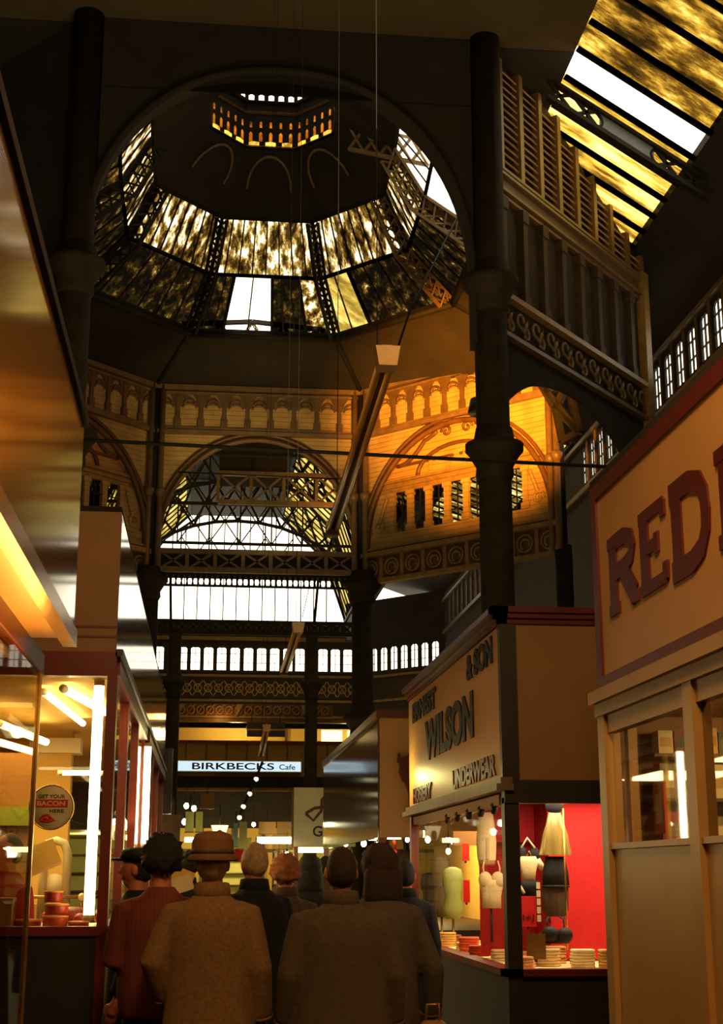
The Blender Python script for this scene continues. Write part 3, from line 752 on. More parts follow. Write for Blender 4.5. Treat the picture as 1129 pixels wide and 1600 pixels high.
# end wall balcony girder
lattice_girder('lattice_girder','ornamental lattice girder just below the bright glazed band',(-4.5,44,8.86),(4.4,44,8.86),.34,26,IRON)
# hall trusses beyond the arch
def hall_truss(y,label):
    t=thing('arched_truss',label,'roof truss',(.88,y,0),0,'arched lattice trusses of the far hall')
    outer=[(-4.5,11.8),(-3.65,14.2),(-2.9,15.0),(-1.9,15.95),(0,16.1),(1.9,15.95),(2.9,15.0),(3.65,14.2),(4.5,11.8)]
    inner=[(4.3*cos(PI-PI*i/16),11.55+3.0*sin(PI*i/16)) for i in range(17)]
    o=MB(); i_=MB()
    for a,b in zip(outer[:-1],outer[1:]): o.bar((a[0],0,a[1]),(b[0],0,b[1]),.11)
    o.build('rafter',IRON,t)
    i_.tube([(x,0,z) for x,z in inner],.07,6).build('arched_rib',IRON,t)
    def OL(s):
        L_=[0]
        for a,b in zip(outer[:-1],outer[1:]): L_.append(L_[-1]+math.dist(a,b))
        d=s*L_[-1]
        for k in range(len(outer)-1):
            if d<=L_[k+1]+1e-6:
                f_=(d-L_[k])/(L_[k+1]-L_[k]); return (outer[k][0]+(outer[k+1][0]-outer[k][0])*f_,outer[k][1]+(outer[k+1][1]-outer[k][1])*f_)
    lc=MB(); n=16
    for k in range(n):
        a=inner[k]; b=OL((k+1)/n); c=OL(k/n); d=inner[k+1]
        lc.bar((a[0],0,a[1]),(b[0],0,b[1]),.085); lc.bar((c[0],0,c[1]),(d[0],0,d[1]),.085)
        if k%2: lc.tube([((a[0]+b[0]+c[0]+d[0])/4+.13*cos(q*PI/5),0,(a[1]+b[1]+c[1]+d[1])/4+.13*sin(q*PI/5)) for q in range(10)],.03,5,closed=True)
    lc.build('lacing',IRON,t)
    MB().bar((-4.3,0,12.35),(4.3,0,12.35),.09).build('tie_beam',IRON,t)
    for k in range(-3,4): MB().bar((k*1.05,0,12.35),(k*1.05,0,11.55+3.0*math.sqrt(max(0,1-(k*1.05/4.3)**2))),.05).build('hanger',IRON,t)
    for k in range(-2,2):
        MB().bar((k*1.05,0,12.35),((k+1)*1.05,0,13.9),.04).build('diagonal',IRON,t); MB().bar(((k+1)*1.05,0,12.35),(k*1.05,0,13.9),.04).build('diagonal',IRON,t)
for y,lb in ((36.2,'nearest of the arched lattice trusses seen through the far arch'),(41.5,'second nearest arched lattice truss through the far arch'),(46.8,'third arched lattice truss, against the pale roof glass'),(52.5,'farthest arched lattice truss, drawn over the white gable glass')): hall_truss(y,lb)
# long thin tie rods
for pts,r_,lb in (((( -7,19.2,7.55),(9.2,19.2,7.2)),.028,'long thin dark tie rod strung right across the hall at column height'),
                  (((-.9,33.4,11.02),(3.0,33.4,10.96)),.02,'fine wire across the far arch wall')):
    tag(MB().tube(pts,r_,6).build('tie_rod',IRON),lb,'rod')

tag(MB().tube([onY(612,572,22.0),onY(640,485,22.6),onY(722,325,24.0)],.02,6).build('stay_rod',IRON),'thin dark rod slanting from the lamp end box up to the right of the dome','rod')
# ------------------------------------------------------------------ stalls
def panel(name,par,mat,*b):
    m_=MB()
    for q in b: m_.box(*q)
    return m_.build(name,mat,par)
def fit_text(body,M,u0,u1,v0,v1,mat,par,name='lettering',depth=.012,bold=.0,skew=0):
    """text squeezed into the box u0..u1, v0..v1 of the plane M; skew shifts height along u"""
    cu=bpy.data.curves.new(name,'FONT'); cu.body=body; cu.size=1; cu.extrude=.5; cu.offset=bold
    o=bpy.data.objects.new(name,cu); C.objects.link(o); dg=bpy.context.evaluated_depsgraph_get(); dg.update()
    me=bpy.data.meshes.new_from_object(o.evaluated_get(dg)); bpy.data.objects.remove(o)
    xs_=[v.co.x for v in me.vertices]; ys_=[v.co.y for v in me.vertices]; a,b,c,d=min(xs_),max(xs_),min(ys_),max(ys_)
    for v in me.vertices:
        u=(v.co.x-a)/(b-a); w_=(v.co.y-c)/(d-c)
        v.co=M@Vector((u0+(u1-u0)*u, v0+(v1-v0)*w_+skew*u, (v.co.z+.5)*depth))
    ob=bpy.data.objects.new(name,me); C.objects.link(ob); me.materials.clear(); me.materials.append(mat); ob.parent=par
    return ob
# --- right: lingerie stall with the cream name board
XS=2.2
wil=thing('market_stall','cream boarded lingerie stall on the right with red lined lit window and painted name board','stall',(0,0,0))
y0,y1,zb,zt=10.62,15.7,2.25,3.48
panel('fascia_board',wil,WILC,(XS,XS+.06,y0+.06,y1,zb+.04,zt-.03))
panel('end_fascia',wil,MATTAN,(XS+.12,4.9,y0,y0+.06,zb+.02,zt-.03))
panel('corner_trim',wil,BLACK,(XS-.01,XS+.12,y0-.01,y0+.07,zb,zt))
m_=MB()
for a,b,z in ((-.02,.05,zt-.02),(-.05,.05,zt+.02),(-.08,.05,zt+.06)): m_.box(XS+a,XS+b,y0+a,y1,z,z+.045); m_.box(XS+a,4.9,y0+a,y0+b,z,z+.045)
m_.build('top_cornice',REDP,wil)
m_=MB()
for a,z in ((-.03,zb),(-.07,zb-.05)): m_.box(XS+a,XS+.06,y0+a,y1+.1,z-.0,z+.05)
m_.build('lower_cornice',IRONB,wil)
panel('end_lintel',wil,BLACK,(XS+.0,4.9,y0-.02,y0+.1,zb-.14,zb+.03))
panel('roller_blind_box',wil,MATTAN,(XS+.02,XS+.12,y0+.3,y1,zb-.14,zb-.06))
panel('corner_post',wil,BLACK,(XS,XS+.11,y0,y0+.12,.5,zb-.1))
panel('far_post',wil,REDP2,(XS,XS+.08,y1-.12,y1,.5,zb-.05))
panel('stall_riser',wil,BLACK,(XS+.02,XS+.08,y0+.02,y1,0,.88),(XS+.02,4.9,y0+.02,y0+.08,0,.88))
panel('window_sill',wil,REDP,(XS-.04,XS+.1,y0-.04,y1,.88,.93),(XS-.04,4.9,y0-.04,y0+.1,.88,.93))
panel('plinth',wil,REDP,(XS-.0,XS+.02,y0,y1,.0,.12),(XS,4.9,y0-.02,y0,.0,.12))
panel('window_floor',wil,FAB_W,(XS+.08,4.85,y0+.1,y1-.1,.90,.915))
panel('side_glass',wil,PANEL_,(XS+.035,XS+.041,y0+.12,y1-.12,.93,zb-.06))
panel('end_glass',wil,PANE,(XS+.12,4.85,y0+.035,y0+.041,.93,zb-.14))
panel('ceiling_board',wil,PINKC,(XS+.1,4.85,y0+.1,y1-.1,zb-.0,zb+.02))
m_=MB()
nfold=60
for i in range(nfold):
    x0_=XS+.12+2.5*i/nfold; x1_=XS+.12+2.5*(i+1)/nfold; f0=.02*sin(i*1.1)+.012*sin(i*.37); f1=.02*sin((i+1)*1.1)+.012*sin((i+1)*.37)
    m_.add([(x0_,12.32+f0,.93),(x1_,12.32+f1,.93),(x1_,12.32+f1,zb-.02),(x0_,12.32+f0,zb-.02)],[(0,1,2,3)],True)
m_.build('red_curtain',REDC,wil)
panel('pink_pelmet',wil,PINKC,(XS+.12,2.78,12.2,12.24,1.86,zb-.02))
panel('red_side_board',wil,REDC,(2.80,4.4,11.78,11.82,.93,zb-.02))
panel('interior_beam',wil,MATTAN,(XS+.12,4.8,13.6,13.68,1.86,1.99))
for i in range(5):
    x_=XS+.03; y_=y0+.55+i*.55
    MB().lathe([(.018,0),(.03,.03),(.03,.07),(.012,.09)],(x_,y_),10).build('blind_roller_cap',BLACK,wil).location=(0,0,zb-.2)
MB().lathe([(.02,2.34),(.05,2.33),(.05,2.30),(.02,2.28)],(XS+.6,12.9),12).build('spot_lamp',BRASS,wil)
MW=MX((XS-.001,0,0),(0,-1,0),(0,0,1))   # u = -y
def wt(body,ya,yb,za,zb_,mat,bold=.02,skew=0): fit_text(body,MW,-ya,-yb,za,zb_,mat,wil,bold=bold,skew=skew)
wt('ERNEST',15.35,13.75,3.17,3.38,INK,.045)
wt('& SON',12.05,10.92,3.2,3.42,INK,.045)
wt('WILSON',14.45,11.78,2.70,3.10,INK,.045)
wt('HOSIERY',15.35,14.1,2.32,2.48,INKR,.042)
wt('UNDERWEAR',12.85,10.88,2.33,2.50,INKR,.042)
# scrolled bracket at the far end of the fascia
# --- goods in the window
def item(name,label,cat,pos,group=None): return thing(name,label,cat,pos,0,group)
def P_x(px,py,x): return onX(px,py,x)
p=onY(750,1346,12.0); t=item('girdle','tall ivory girdle hanging at the top of the lingerie window','girdle',(2.325,12.0,p.z)); t.scale=(.95,.8,.95)
MB().rings([(0,0,0,.075,.06),(0,0,.02,.082,.065),(0,0,.16,.09,.07),(0,0,.30,.08,.062),(0,0,.42,.062,.05)],24,True).build('body',FAB_W,t)
MB().rings([(0,0,-.035,.072,.058),(0,0,.0,.076,.061)],24,True).build('lace_hem',paint('tan_lace','a87a3c',.7,.2,20),t)
MB().box(-.012,.012,-.075,-.05,.02,.2).build('front_panel',CARDW,t)
p=onY(747,1419,11.95); t=item('camisole','ivory strapped camisole top below the girdle','camisole',(2.35,11.95,p.z)); t.scale=(.82,.7,.9)
m_=MB(); m_.rings([(0,0,0,.095,.06),(0,0,.1,.098,.062),(0,0,.2,.12,.07),(0,0,.25,.135,.075)],24,True); m_.ball((-.065,-.02,.25),(.07,.06,.075),14,10); m_.ball((.065,-.02,.25),(.07,.06,.075),14,10)
m_.build('bodice',FAB_W,t)
for s in (-1,1): MB().tube([(s*.08,-.04,.3),(s*.085,-.02,.36),(s*.07,.0,.42)],.008,6).build('strap',FAB_W,t)
MB().tube([(0,.03,0),(0,.03,-.3)],.012,8).build('stand',BLACK,t)
def card(px0,px1,py0,py1,Yv,mat,label,name='price_card',lines=3,inkm=INK,x=None):
    c=onY((px0+px1)/2,py1,Yv); wv=abs(onY(px1,py1,Yv).x-onY(px0,py1,Yv).x); hv=onY((px0+px1)/2,py0,Yv).z-c.z
    t=item(name,label,'card',(c.x,Yv,c.z)); MB().box(-wv/2,wv/2,0,.008,0,hv).build('board',mat,t)
    MB().box(-.008,.008,.008,.03,-.02,hv*.6).build('strut',BLACK,t)
    return t,wv,hv
card(722,733,1318,1345,13.2,CARDR,'small red ticket beside the ivory girdle')
t,wv,hv=card(812,838,1400,1448,11.5,CARDR,'red price card standing behind the corner post of the lingerie window')
fit_text('I+J',MX((0,-.001,0),(1,0,0),(0,0,1)),-wv*.3,wv*.35,hv*.15,hv*.4,INKR,t)
t,wv,hv=card(823,853,1459,1499,10.95,paint('brown_card','7a5424',.6,.15,4),'plain brown card standing at the front of the red lined window')
card(724,734,1375,1410,13,CARDR,'small red ticket beside the ivory camisole')
# satin half slip on a stand
p=onY(868,1336,11.4); t=item('satin_slip','olive gold satin slip draped from a black headed stand against pink lining','slip',(p.x,11.4,p.z))
m_=MB(); n=36; vs=[]
for r_,z in ((.115,0),(.112,.03),(.09,.16),(.06,.28),(.035,.36)):
    for k in range(n): a=2*PI*k/n; rr=r_*(1+.13*sin(a*7+z*9)*(1-z*1.6)); vs.append((rr*cos(a)*1.05,rr*.6*sin(a),z))
m_.add(vs,[(i*n+k,i*n+(k+1)%n,(i+1)*n+(k+1)%n,(i+1)*n+k) for i in range(4) for k in range(n)],True); m_.build('skirt',FAB_S,t)
MB().rings([(0,0,.33,.045,.035),(0,0,.36,.07,.05),(0,0,.42,.075,.05),(.0,0,.46,.05,.04)],20).build('black_bow',FAB_K,t)
MB().tube([(.05,-.08,-.92*.0-.72),(.05,-.08,.36)],.008,8).build('stand_pole',BRASS,t)
p=onY(868,1384,11.42); t=item('black_waist_slip','short black waist slip hanging below the satin slip','slip',(p.x,11.42,p.z))
m_=MB(); m_.rings([(0,0,0,.11,.06),(0,0,.1,.105,.06),(0,0,.2,.085,.05),(0,0,.225,.08,.045)],24); m_.build('skirt',FAB_K,t)
MB().rings([(0,0,-.012,.112,.062),(0,0,.005,.112,.062)],24).build('hem_band',FAB_K,t)
p=onY(868,1432,11.44); t=item('brown_pleated_slip','brown pleated slip at the middle of the stand in the red window','slip',(p.x,11.44,p.z))
m_=MB(); vs=[]
for r_,z in ((.07,0),(.1,.05),(.105,.2),(.10,.24)):
    for k in range(n): a=2*PI*k/n; rr=r_*(1+.07*sin(a*12)); vs.append((rr*cos(a),rr*.55*sin(a),z))
m_.add(vs,[(i*n+k,i*n+(k+1)%n,(i+1)*n+(k+1)%n,(i+1)*n+k) for i in range(3) for k in range(n)],True); m_.build('skirt',FAB_B,t)
for s in (-1,1): MB().tube([(s*.06,-.03,0),(s*.05,-.03,-.05)],.006,6).build('suspender',FAB_K,t)
p=onY(868,1474,11.2); t=item('black_brassiere','black shiny lingerie set laid over a form low in the red window','lingerie',(p.x,11.2,p.z))
m_=MB(); m_.ball((-.05,-.03,.07),(.065,.05,.06),14,10); m_.ball((.065,-.03,.06),(.065,.05,.06),14,10); m_.rings([(0,.02,.0,.11,.05),(0,.02,.08,.12,.05)],20); m_.build('cups',FAB_K,t)
for s in (-1,1): MB().tube([(s*.06,-.03,.1),(s*.07,0,.17),(s*.04,.03,.2)],.006,6).build('strap',FAB_K,t)
p=onY(826,1378,11.6); t=item('cream_blouse_top','small cream top pinned beside the corner post inside the red window','top',(p.x,11.6,p.z))
m_=MB(); m_.rings([(0,0,0,.05,.03),(0,0,.08,.06,.04),(0,0,.16,.085,.045),(0,0,.2,.06,.035)],20); m_.tube([(-.07,0,.17),(-.12,0,.1)],[.03,.025],8); m_.tube([(.07,0,.17),(.12,0,.1)],[.03,.025],8); m_.build('body',FAB_W,t)
MB().tube([(-.02,-.03,.2),(0,-.04,.24),(.02,-.03,.2)],.006,6).build('hanger_hook',BRASS,t)
p=onY(822,1345,11.7); t=item('striped_brassiere','black and cream brassiere pinned high beside the corner post','lingerie',(p.x,11.7,p.z))
m_=MB(); m_.ball((-.05,-.02,.06),(.055,.04,.07),14,8); m_.ball((.06,-.02,.05),(.055,.04,.06),14,8); m_.build('cups',FAB_K,t); MB().tube([(-.05,-.05,.1),(0,-.05,.18),(.06,-.05,.1)],.01,6).build('strap',FAB_W,t)
p=onY(824,1400,11.62); t=item('black_corselet','black corselet hanging under the cream top in the red window','corselet',(p.x,11.62,p.z))
MB().rings([(0,0,0,.1,.05),(0,0,.07,.08,.05),(0,0,.12,.1,.055)],20).build('body',FAB_K,t); MB().tube([(-.08,-.03,.1),(-.04,-.06,.02)],.012,6).build('ribbon',FAB_W,t)
t=item('tape_of_cards','vertical strip of small pale size cards hanging left of the brown slip','card strip',(onY(842,1440,11.35).x,11.35,onY(842,1440,11.35).z))
for i in range(5): MB().box(-.015,.015,-.004,.004,i*.062,i*.062+.05).build('size_card',CARDW,t)
# folded garments along the window floor
tints=['d8b070','e2c48c','c8502c','c89a50','b03820','e6d2a0','8a5a30','d69a6a']
gm=[paint('folded_cloth_%d'%i,h,.7,.2,10,bump=.4) for i,h in enumerate(tints)]
spots=[(2.42,11.1,0),(2.62,11.15,1),(2.85,11.0,5),(2.5,11.45,2),(2.75,11.5,3),(2.95,11.4,4),(2.42,11.9,1),(2.6,12.05,7),(2.36,12.6,4),(2.52,12.75,5),(2.38,13.2,2),(2.44,13.7,7),(2.36,14.3,3),(2.5,14.8,6),(3.05,10.95,3),(2.35,10.9,7)]
wh=['nearest the corner post','just right of the corner post','near the brown card','behind the front row by the post','in the middle of the red window floor','right of the red window floor centre','against the red curtain','deeper against the red curtain','just past the curtain','by the camisole stand','below the ivory camisole','beyond the camisole','towards the far post','almost at the far post','at the right end of the window','pressed against the side glass near the post']
cn=['sand','cream','rust','gold','brick red','pale ivory','brown','salmon']
for (x,y,k),wq in zip(spots,wh):
    t=item('folded_garment','%s folded garment on the stall window floor, %s'%(cn[k],wq),'garment',(x,y,.916),'folded garments on the lingerie window floor'); t.rotation_euler.z=random.uniform(-.4,.4)
    for j in range(random.choice((3,4,6))):
        MB(Matrix.Translation((0,0,.022*j))@Matrix.Rotation(random.uniform(-.15,.15),4,'Z')).rings([(0,0,0,.085,.065),(0,0,.004,.09,.07),(0,0,.016,.09,.07),(0,0,.021,.083,.063)],20,True,5).build('fold',gm[k],t)
# far part of the side window: mirrored form torsos
for px,py,h,lb,mt in ((690,1455,.62,'grey brown dress form with wide hat shape in the far part of the lingerie window',FAB_B),(708,1455,.5,'pale green slip hanging in the far part of the lingerie window',paint('pale_green_cloth','7c8448',.6,.2,6)),(672,1450,.45,'dark garment on a stand close to the far post',FAB_K)):
    p=onX(px,py,2.45); t=item('dress_form',lb,'dress form',(2.45,p.y,.916),)
    z0_=.25; MB().rings([(0,0,z0_,.07,.05),(0,0,z0_+.1,.11,.07),(0,0,z0_+h*.45,.075,.055),(0,0,z0_+h*.75,.11,.07),(0,0,z0_+h*.95,.09,.05),(0,0,z0_+h,.03,.03)],20).build('torso',mt,t)
    MB().lathe([(.07,0),(.07,.015),(.012,.03),(.012,z0_+.02)],n=14).build('stand',BRASS,t)
# --- right: REDMAN stall
red=thing('market_stall','cream and oxblood stall at the right edge with large maroon capitals on its board','stall',(0,0,0))
ye=7.93; yn=3.2
panel('board_frame',red,REDP,(XS,XS+.1,yn,ye,3.71,3.80),(XS,XS+.1,yn,ye,2.60,2.68),(XS,XS+.1,ye-.1,ye,2.68,3.71),(XS+.03,XS+.08,yn,ye,2.68,3.71))
panel('name_board',red,WILC,(XS+.015,XS+.03,yn,ye-.1,2.68,3.71))
panel('roof_top',red,CEIL,(XS,5.0,yn,ye,3.8,3.84))
panel('cornice',red,CREAM,(XS-.05,XS+.1,yn,ye+.04,2.53,2.60),(XS-.02,XS+.1,yn,ye+.02,2.46,2.53))
zs=1.76
posts=[ye,6.45,4.95]
for y_ in posts: panel('window_post',red,CREAM,(XS-.01,XS+.08,y_-.13,y_,0,2.46))
panel('inner_post',red,CREAM,(XS+.06,XS+.11,ye-.35,ye-.28,zs,2.42))
panel('head_rail',red,CREAM,(XS+.01,XS+.07,yn,ye-.1,2.36,2.46))
panel('lower_board',red,CREAM,(XS+.02,XS+.06,yn,ye-.1,.0,zs))
panel('sill_rail',red,CREAM,(XS+.0,XS+.07,yn,ye-.1,zs-.03,zs))
panel('window_pane',red,PANER,(XS+.036,XS+.042,6.45,ye-.13,zs,2.36)); panel('window_pane',red,PANER,(XS+.036,XS+.042,4.95,6.32,zs,2.36))
panel('end_wall',red,MATTAN,(XS+.1,5.0,ye-.06,ye,0,3.8)); panel('back_wall',red,PANELW,(3.6,3.66,yn,ye,0,3.8)); panel('stall_ceiling',red,CREAM,(XS+.1,5,yn,ye-.06,2.46,2.5))
for z_ in (1.72,1.98,2.22): panel('shelf',red,PANELW,(2.42,3.58,ye-.3,ye-.07,z_,z_+.018)); panel('shelf',red,PANELW,(3.36,3.6,yn,ye-.3,z_,z_+.018))
# letters, hand shaped with slab serifs
MR=MX((XS+.016,0,0),(0,-1,0),(0,0,1)); LR=INKR
GL={'R':[([(.16,0),(.16,1)],1.5),([(.16,.95),(.55,.95),(.8,.86),(.84,.74),(.78,.6),(.55,.53),(.16,.53)],1.0),([(.5,.53),(.66,.3),(.88,.05)],1.4),([(0,.03),(.34,.03)],.7),([(0,.97),(.3,.97)],.7),([(.76,.03),(1,.03)],.7)],
    'E':[([(.18,0),(.18,1)],1.5),([(0,.97),(.92,.97)],.7),([(0,.03),(.95,.03)],.7),([(.18,.53),(.65,.53)],.7),([(.9,1),(.9,.8)],.8),([(.93,0),(.93,.22)],.8),([(.64,.66),(.64,.4)],.7)],
    'D':[([(.16,0),(.16,1)],1.5),([(0,.03),(.5,.03),(.75,.12),(.86,.3),(.88,.5),(.86,.7),(.75,.88),(.5,.97),(0,.97)],1.15)],
    'M':[([(.12,0),(.12,1)],1.0),([(.12,1),(.5,.2)],1.5),([(.5,.2),(.86,1)],.8),([(.88,0),(.88,1)],1.5),([(0,.03),(.26,.03)],.7),([(.74,.03),(1,.03)],.7),([(0,.97),(.2,.97)],.7),([(.82,.97),(1,.97)],.7)],
    'A':[([(.1,0),(.5,1)],.8),([(.5,1),(.88,0)],1.5),([(.25,.35),(.75,.35)],.7),([(0,.03),(.25,.03)],.7),([(.72,.03),(1,.03)],.7)],
    'N':[([(.12,0),(.12,1)],.9),([(.12,1),(.86,.02)],1.5),([(.88,0),(.88,1)],.9),([(0,.03),(.26,.03)],.7),([(0,.97),(.2,.97)],.7),([(.74,.97),(1,.97)],.7)]}
for ch,ya,yb,z_,h in (('R',7.63,7.08,3.0,.40),('E',7.04,6.60,3.0,.40),('D',6.53,5.97,2.99,.41),('M',5.88,5.2,2.99,.41),('A',5.12,4.55,2.99,.41),('N',4.48,3.9,2.99,.41)):
    strokes(GL[ch],ya-yb,h,.092,MR@Matrix.Translation((-ya,z_,.0)),LR,'letter',red,.012)
# packets on its shelves
cols=['a33020','c8a050','3c4a30','8a7a50','b0702a','53613c','d8c890','7a1c14']
cm=[paint('packet_%d'%i,h,.5,.2,10) for i,h in enumerate(cols)]
cname=['red','tan','dark green','khaki','orange','moss green','cream','dark red']
k=0
for z_,row in ((1.74,'lowest'),(2.0,'middle'),(2.24,'top')):
    x=2.46; q=0
    while x<2.96:
        wv=random.uniform(.07,.12); hh=random.uniform(.12,.19); kk=(k*3+q)%8; q+=1
        t=item('packet','%s packet on the %s end shelf of the right edge stall, %s along'%(cname[kk],row,['first','second','third','fourth','fifth','sixth','seventh'][q-1]),'packet',(x+wv/2,ye-.18,z_),'packets on the end shelves')
        MB().box(-wv/2+.004,wv/2-.004,-.06,.06,0,hh).build('box',cm[kk],t); MB().box(-wv*.35,wv*.35,-.063,-.06,hh*.3,hh*.7).build('printed_band',cm[(kk+3)%8],t)
        x+=wv
    k+=1
t=item('reflected_notice','red board with pale centre in the right stall window, modelling a reflected sign','notice',(2.33,7.3,1.80)); MB().box(-.006,.006,-.09,.09,0,.26).build('board',CARDR,t); MB().box(-.009,-.006,-.045,.045,.05,.2).build('pale_panel',CARDW,t)  # board standing in for a sign mirrored in the kiosk glass
# --- further right-hand stalls
s3=thing('market_stall','stall with glossy dark reflecting fascia beyond the lingerie stall, topped by a red rail','stall',(0,0,0))
panel('end_board',s3,WILC,(XS+.02,4.8,18.6,18.66,2.05,3.58)); panel('top_rail',s3,REDP,(XS-.03,4.8,18.55,27.5,3.58,3.68)); panel('glossy_fascia',s3,FASC,(XS,XS+.05,18.66,27.5,2.05,3.58))
panel('post',s3,REDP2,(XS,XS+.1,18.6,18.7,0,2.05),(XS,XS+.1,27.3,27.4,0,2.05)); panel('counter',s3,PANELW,(XS,4.6,18.7,27.4,0,.9)); panel('back_board',s3,YPLAST,(4.3,4.4,18.7,27.4,.9,2.1))
o_=MB(Matrix.Translation((XS+.46,18.5,2.16))@Matrix.Diagonal((.62,1,.92,1))).prism([(0,0),(0,1.25),(-.08,1.1),(-.16,1.0),(-.26,.98),(-.34,1.04),(-.36,.94),(-.30,.86),(-.33,.78),(-.26,.66),(-.18,.6),(-.13,.48),(-.12,.35),(-.15,.22),(-.08,.1)],-.04,.04).build('scroll_bracket',REDP,s3)
s4=thing('market_stall','small stall with grey white hanging sign box reading GR','stall',(0,0,0))
a=onY(458,1320,33.2); 
panel('sign_face',s4,WHITEP,(1.98,3.4,33.2,33.25,2.2,3.52)); panel('sign_side',s4,FASC,(1.93,1.98,33.2,40,2.2,3.52)); panel('post',s4,REDP2,(2.0,2.1,33.3,33.4,0,2.2)); panel('counter',s4,PANELW,(2.0,4.2,33.4,40,0,.95))
MS=MX((0,33.199,0),(1,0,0),(0,0,1))
fit_text('GR',MS,2.42,2.86,2.42,2.66,INK,s4,bold=.02)
strokes([([(0,.25),(.3,0),(.6,.35),(.62,.75),(.85,1),(1.1,.9),(1.2,.5)],1),([(0,.25),(.35,.45),(.8,.5),(1.2,.5)],1)],.6,.62,.07,MS@Matrix.Translation((2.25,2.78,0)),INKR,'red_flourish',s4,.01)
# --- left: near stall whose glossy board fills the left edge
XG=-.66
sa=thing('market_stall','nearest left stall with tall glossy tan board reflecting the roof','stall',(0,0,0))
yA=6.9
panel('glossy_fascia',sa,FASC,(XG-.06,XG,1.6,yA,2.74,3.77)); panel('top_trim',sa,IRON,(XG-.07,XG+.02,1.6,yA+.02,3.77,3.82))
m_=MB(); m_.add([(XG+.015,1.6,2.66),(XG+.015,yA+.02,2.66),(XG+.015,yA+.02,2.74),(XG+.015,1.6,2.74),(XG-.05,1.6,2.66),(XG-.05,yA+.02,2.66),(XG-.05,yA+.02,2.74),(XG-.05,1.6,2.74)],[(0,1,2,3),(7,6,5,4),(0,4,5,1),(3,2,6,7),(1,5,6,2),(0,3,7,4)]); m_.build('brass_lower_trim',BRASS,sa)
panel('soffit',sa,CREAM,(XG-.28,XG-.05,1.6,yA,2.70,2.73)); panel('end_board',sa,FASC,(-3.2,XG-.06,yA-.05,yA,2.74,3.77)); panel('roof_top',sa,CEIL,(-3.2,XG-.06,1.6,yA,3.77,3.8)); panel('inner_ceiling',sa,WHITEP,(-3.2,-.95,1.6,yA,2.6,2.63))
panel('head_rail',sa,REDP,(-.91,-.86,1.6,yA+.6,2.6,2.7)); panel('corner_post',sa,BRASS,(-.885,-.86,yA+.52,yA+.545,.0,2.62)); panel('riser',sa,BLACK,(-.93,-.88,1.6,yA+.55,0,.7),(-3.2,-.9,yA+.5,yA+.55,0,.7))
panel('side_glass',sa,PANET,(-.875,-.87,1.6,yA+.52,.7,2.6))
panel('end_glass',sa,PANE,(-3.2,-.89,yA+.525,yA+.53,.7,2.6)); panel('back_wall',sa,MATTAN,(-3.25,-3.2,1.6,yA+.55,0,3.8))
# --- left: second stall, the brightly lit butcher's window
YB=10.0
sb=thing('market_stall','brightly lit provisions stall on the left with red brown posts and cream interior','stall',(0,0,0))
panel('end_fascia',sb,MATTAN,(-3.4,XG,YB,YB+.06,3.1,4.11)); panel('fascia_stripes',sb,REDP,(-3.4,XG+.002,YB-.006,YB,3.2,3.215),(-3.4,XG+.002,YB-.006,YB,3.27,3.285))
panel('glossy_fascia',sb,FASC,(XG-.05,XG,YB+.06,22,3.1,4.11)); panel('roof_top',sb,CEIL,(-3.4,XG,YB,22,4.11,4.15))
panel('header_beam',sb,REDP2,(-3.4,XG+.01,YB-.02,YB+.08,2.93,3.1)); panel('side_header',sb,REDP2,(XG-.06,XG+.03,YB+.08,22,2.95,3.1),)
panel('side_moulding',sb,BLACK,(XG,XG+.05,YB-.02,22,3.07,3.12))
panel('corner_post',sb,REDP2,(XG-.05,XG+.02,YB-.02,YB+.1,0,2.93))
for y_ in (11.7,13.45,15.4,17.3,19.3,21.6): panel('side_post',sb,REDP2,(XG-.06,XG+.01,y_,y_+.14,0,2.95))
panel('riser',sb,BLACK,(-3.4,XG,YB,YB+.05,0,1.2),(XG-.05,XG,YB+.05,22,0,1.2)); panel('sill',sb,REDP2,(-3.4,XG+.02,YB-.03,YB+.08,1.2,1.26),(XG-.07,XG+.02,YB+.08,22,1.2,1.26))
panel('window_deck',sb,WHITEP,(-3.4,XG-.06,YB+.08,YB+1.2,1.22,1.245)); panel('stall_ceiling',sb,YPLAST,(-3.4,XG-.06,YB+.08,21.9,2.93,2.95))
panel('front_glass',sb,PANE,(-3.4,XG-.05,YB+.03,YB+.036,1.26,2.93)); panel('side_glass',sb,PANE,(XG-.03,XG-.024,YB+.1,21.8,1.26,2.95))
panel('back_wall',sb,YPLAST,(-3.4,-3.3,YB,22,0,4.1)); panel('rear_partition',sb,MATTAN,(-3.3,-1.55,16.0,16.06,0,2.93)); panel('pale_pilaster',sb,YPLAST,(-1.62,-1.3,14.0,14.2,0,2.93)); panel('pilaster_cap',sb,WHITEP,(-1.7,-1.22,13.96,14.24,2.72,2.86))
panel('green_lit_strip',sb,paint('green_lit_tone','7a8a28',.4,.2,5),(-3.3,-1.7,15.9,15.99,2.1,2.3)); panel('rear_counter',sb,STONE,(-3.3,-1.2,12.8,13.1,0,1.35))  # green light at the back of the stall put into the strip's colour
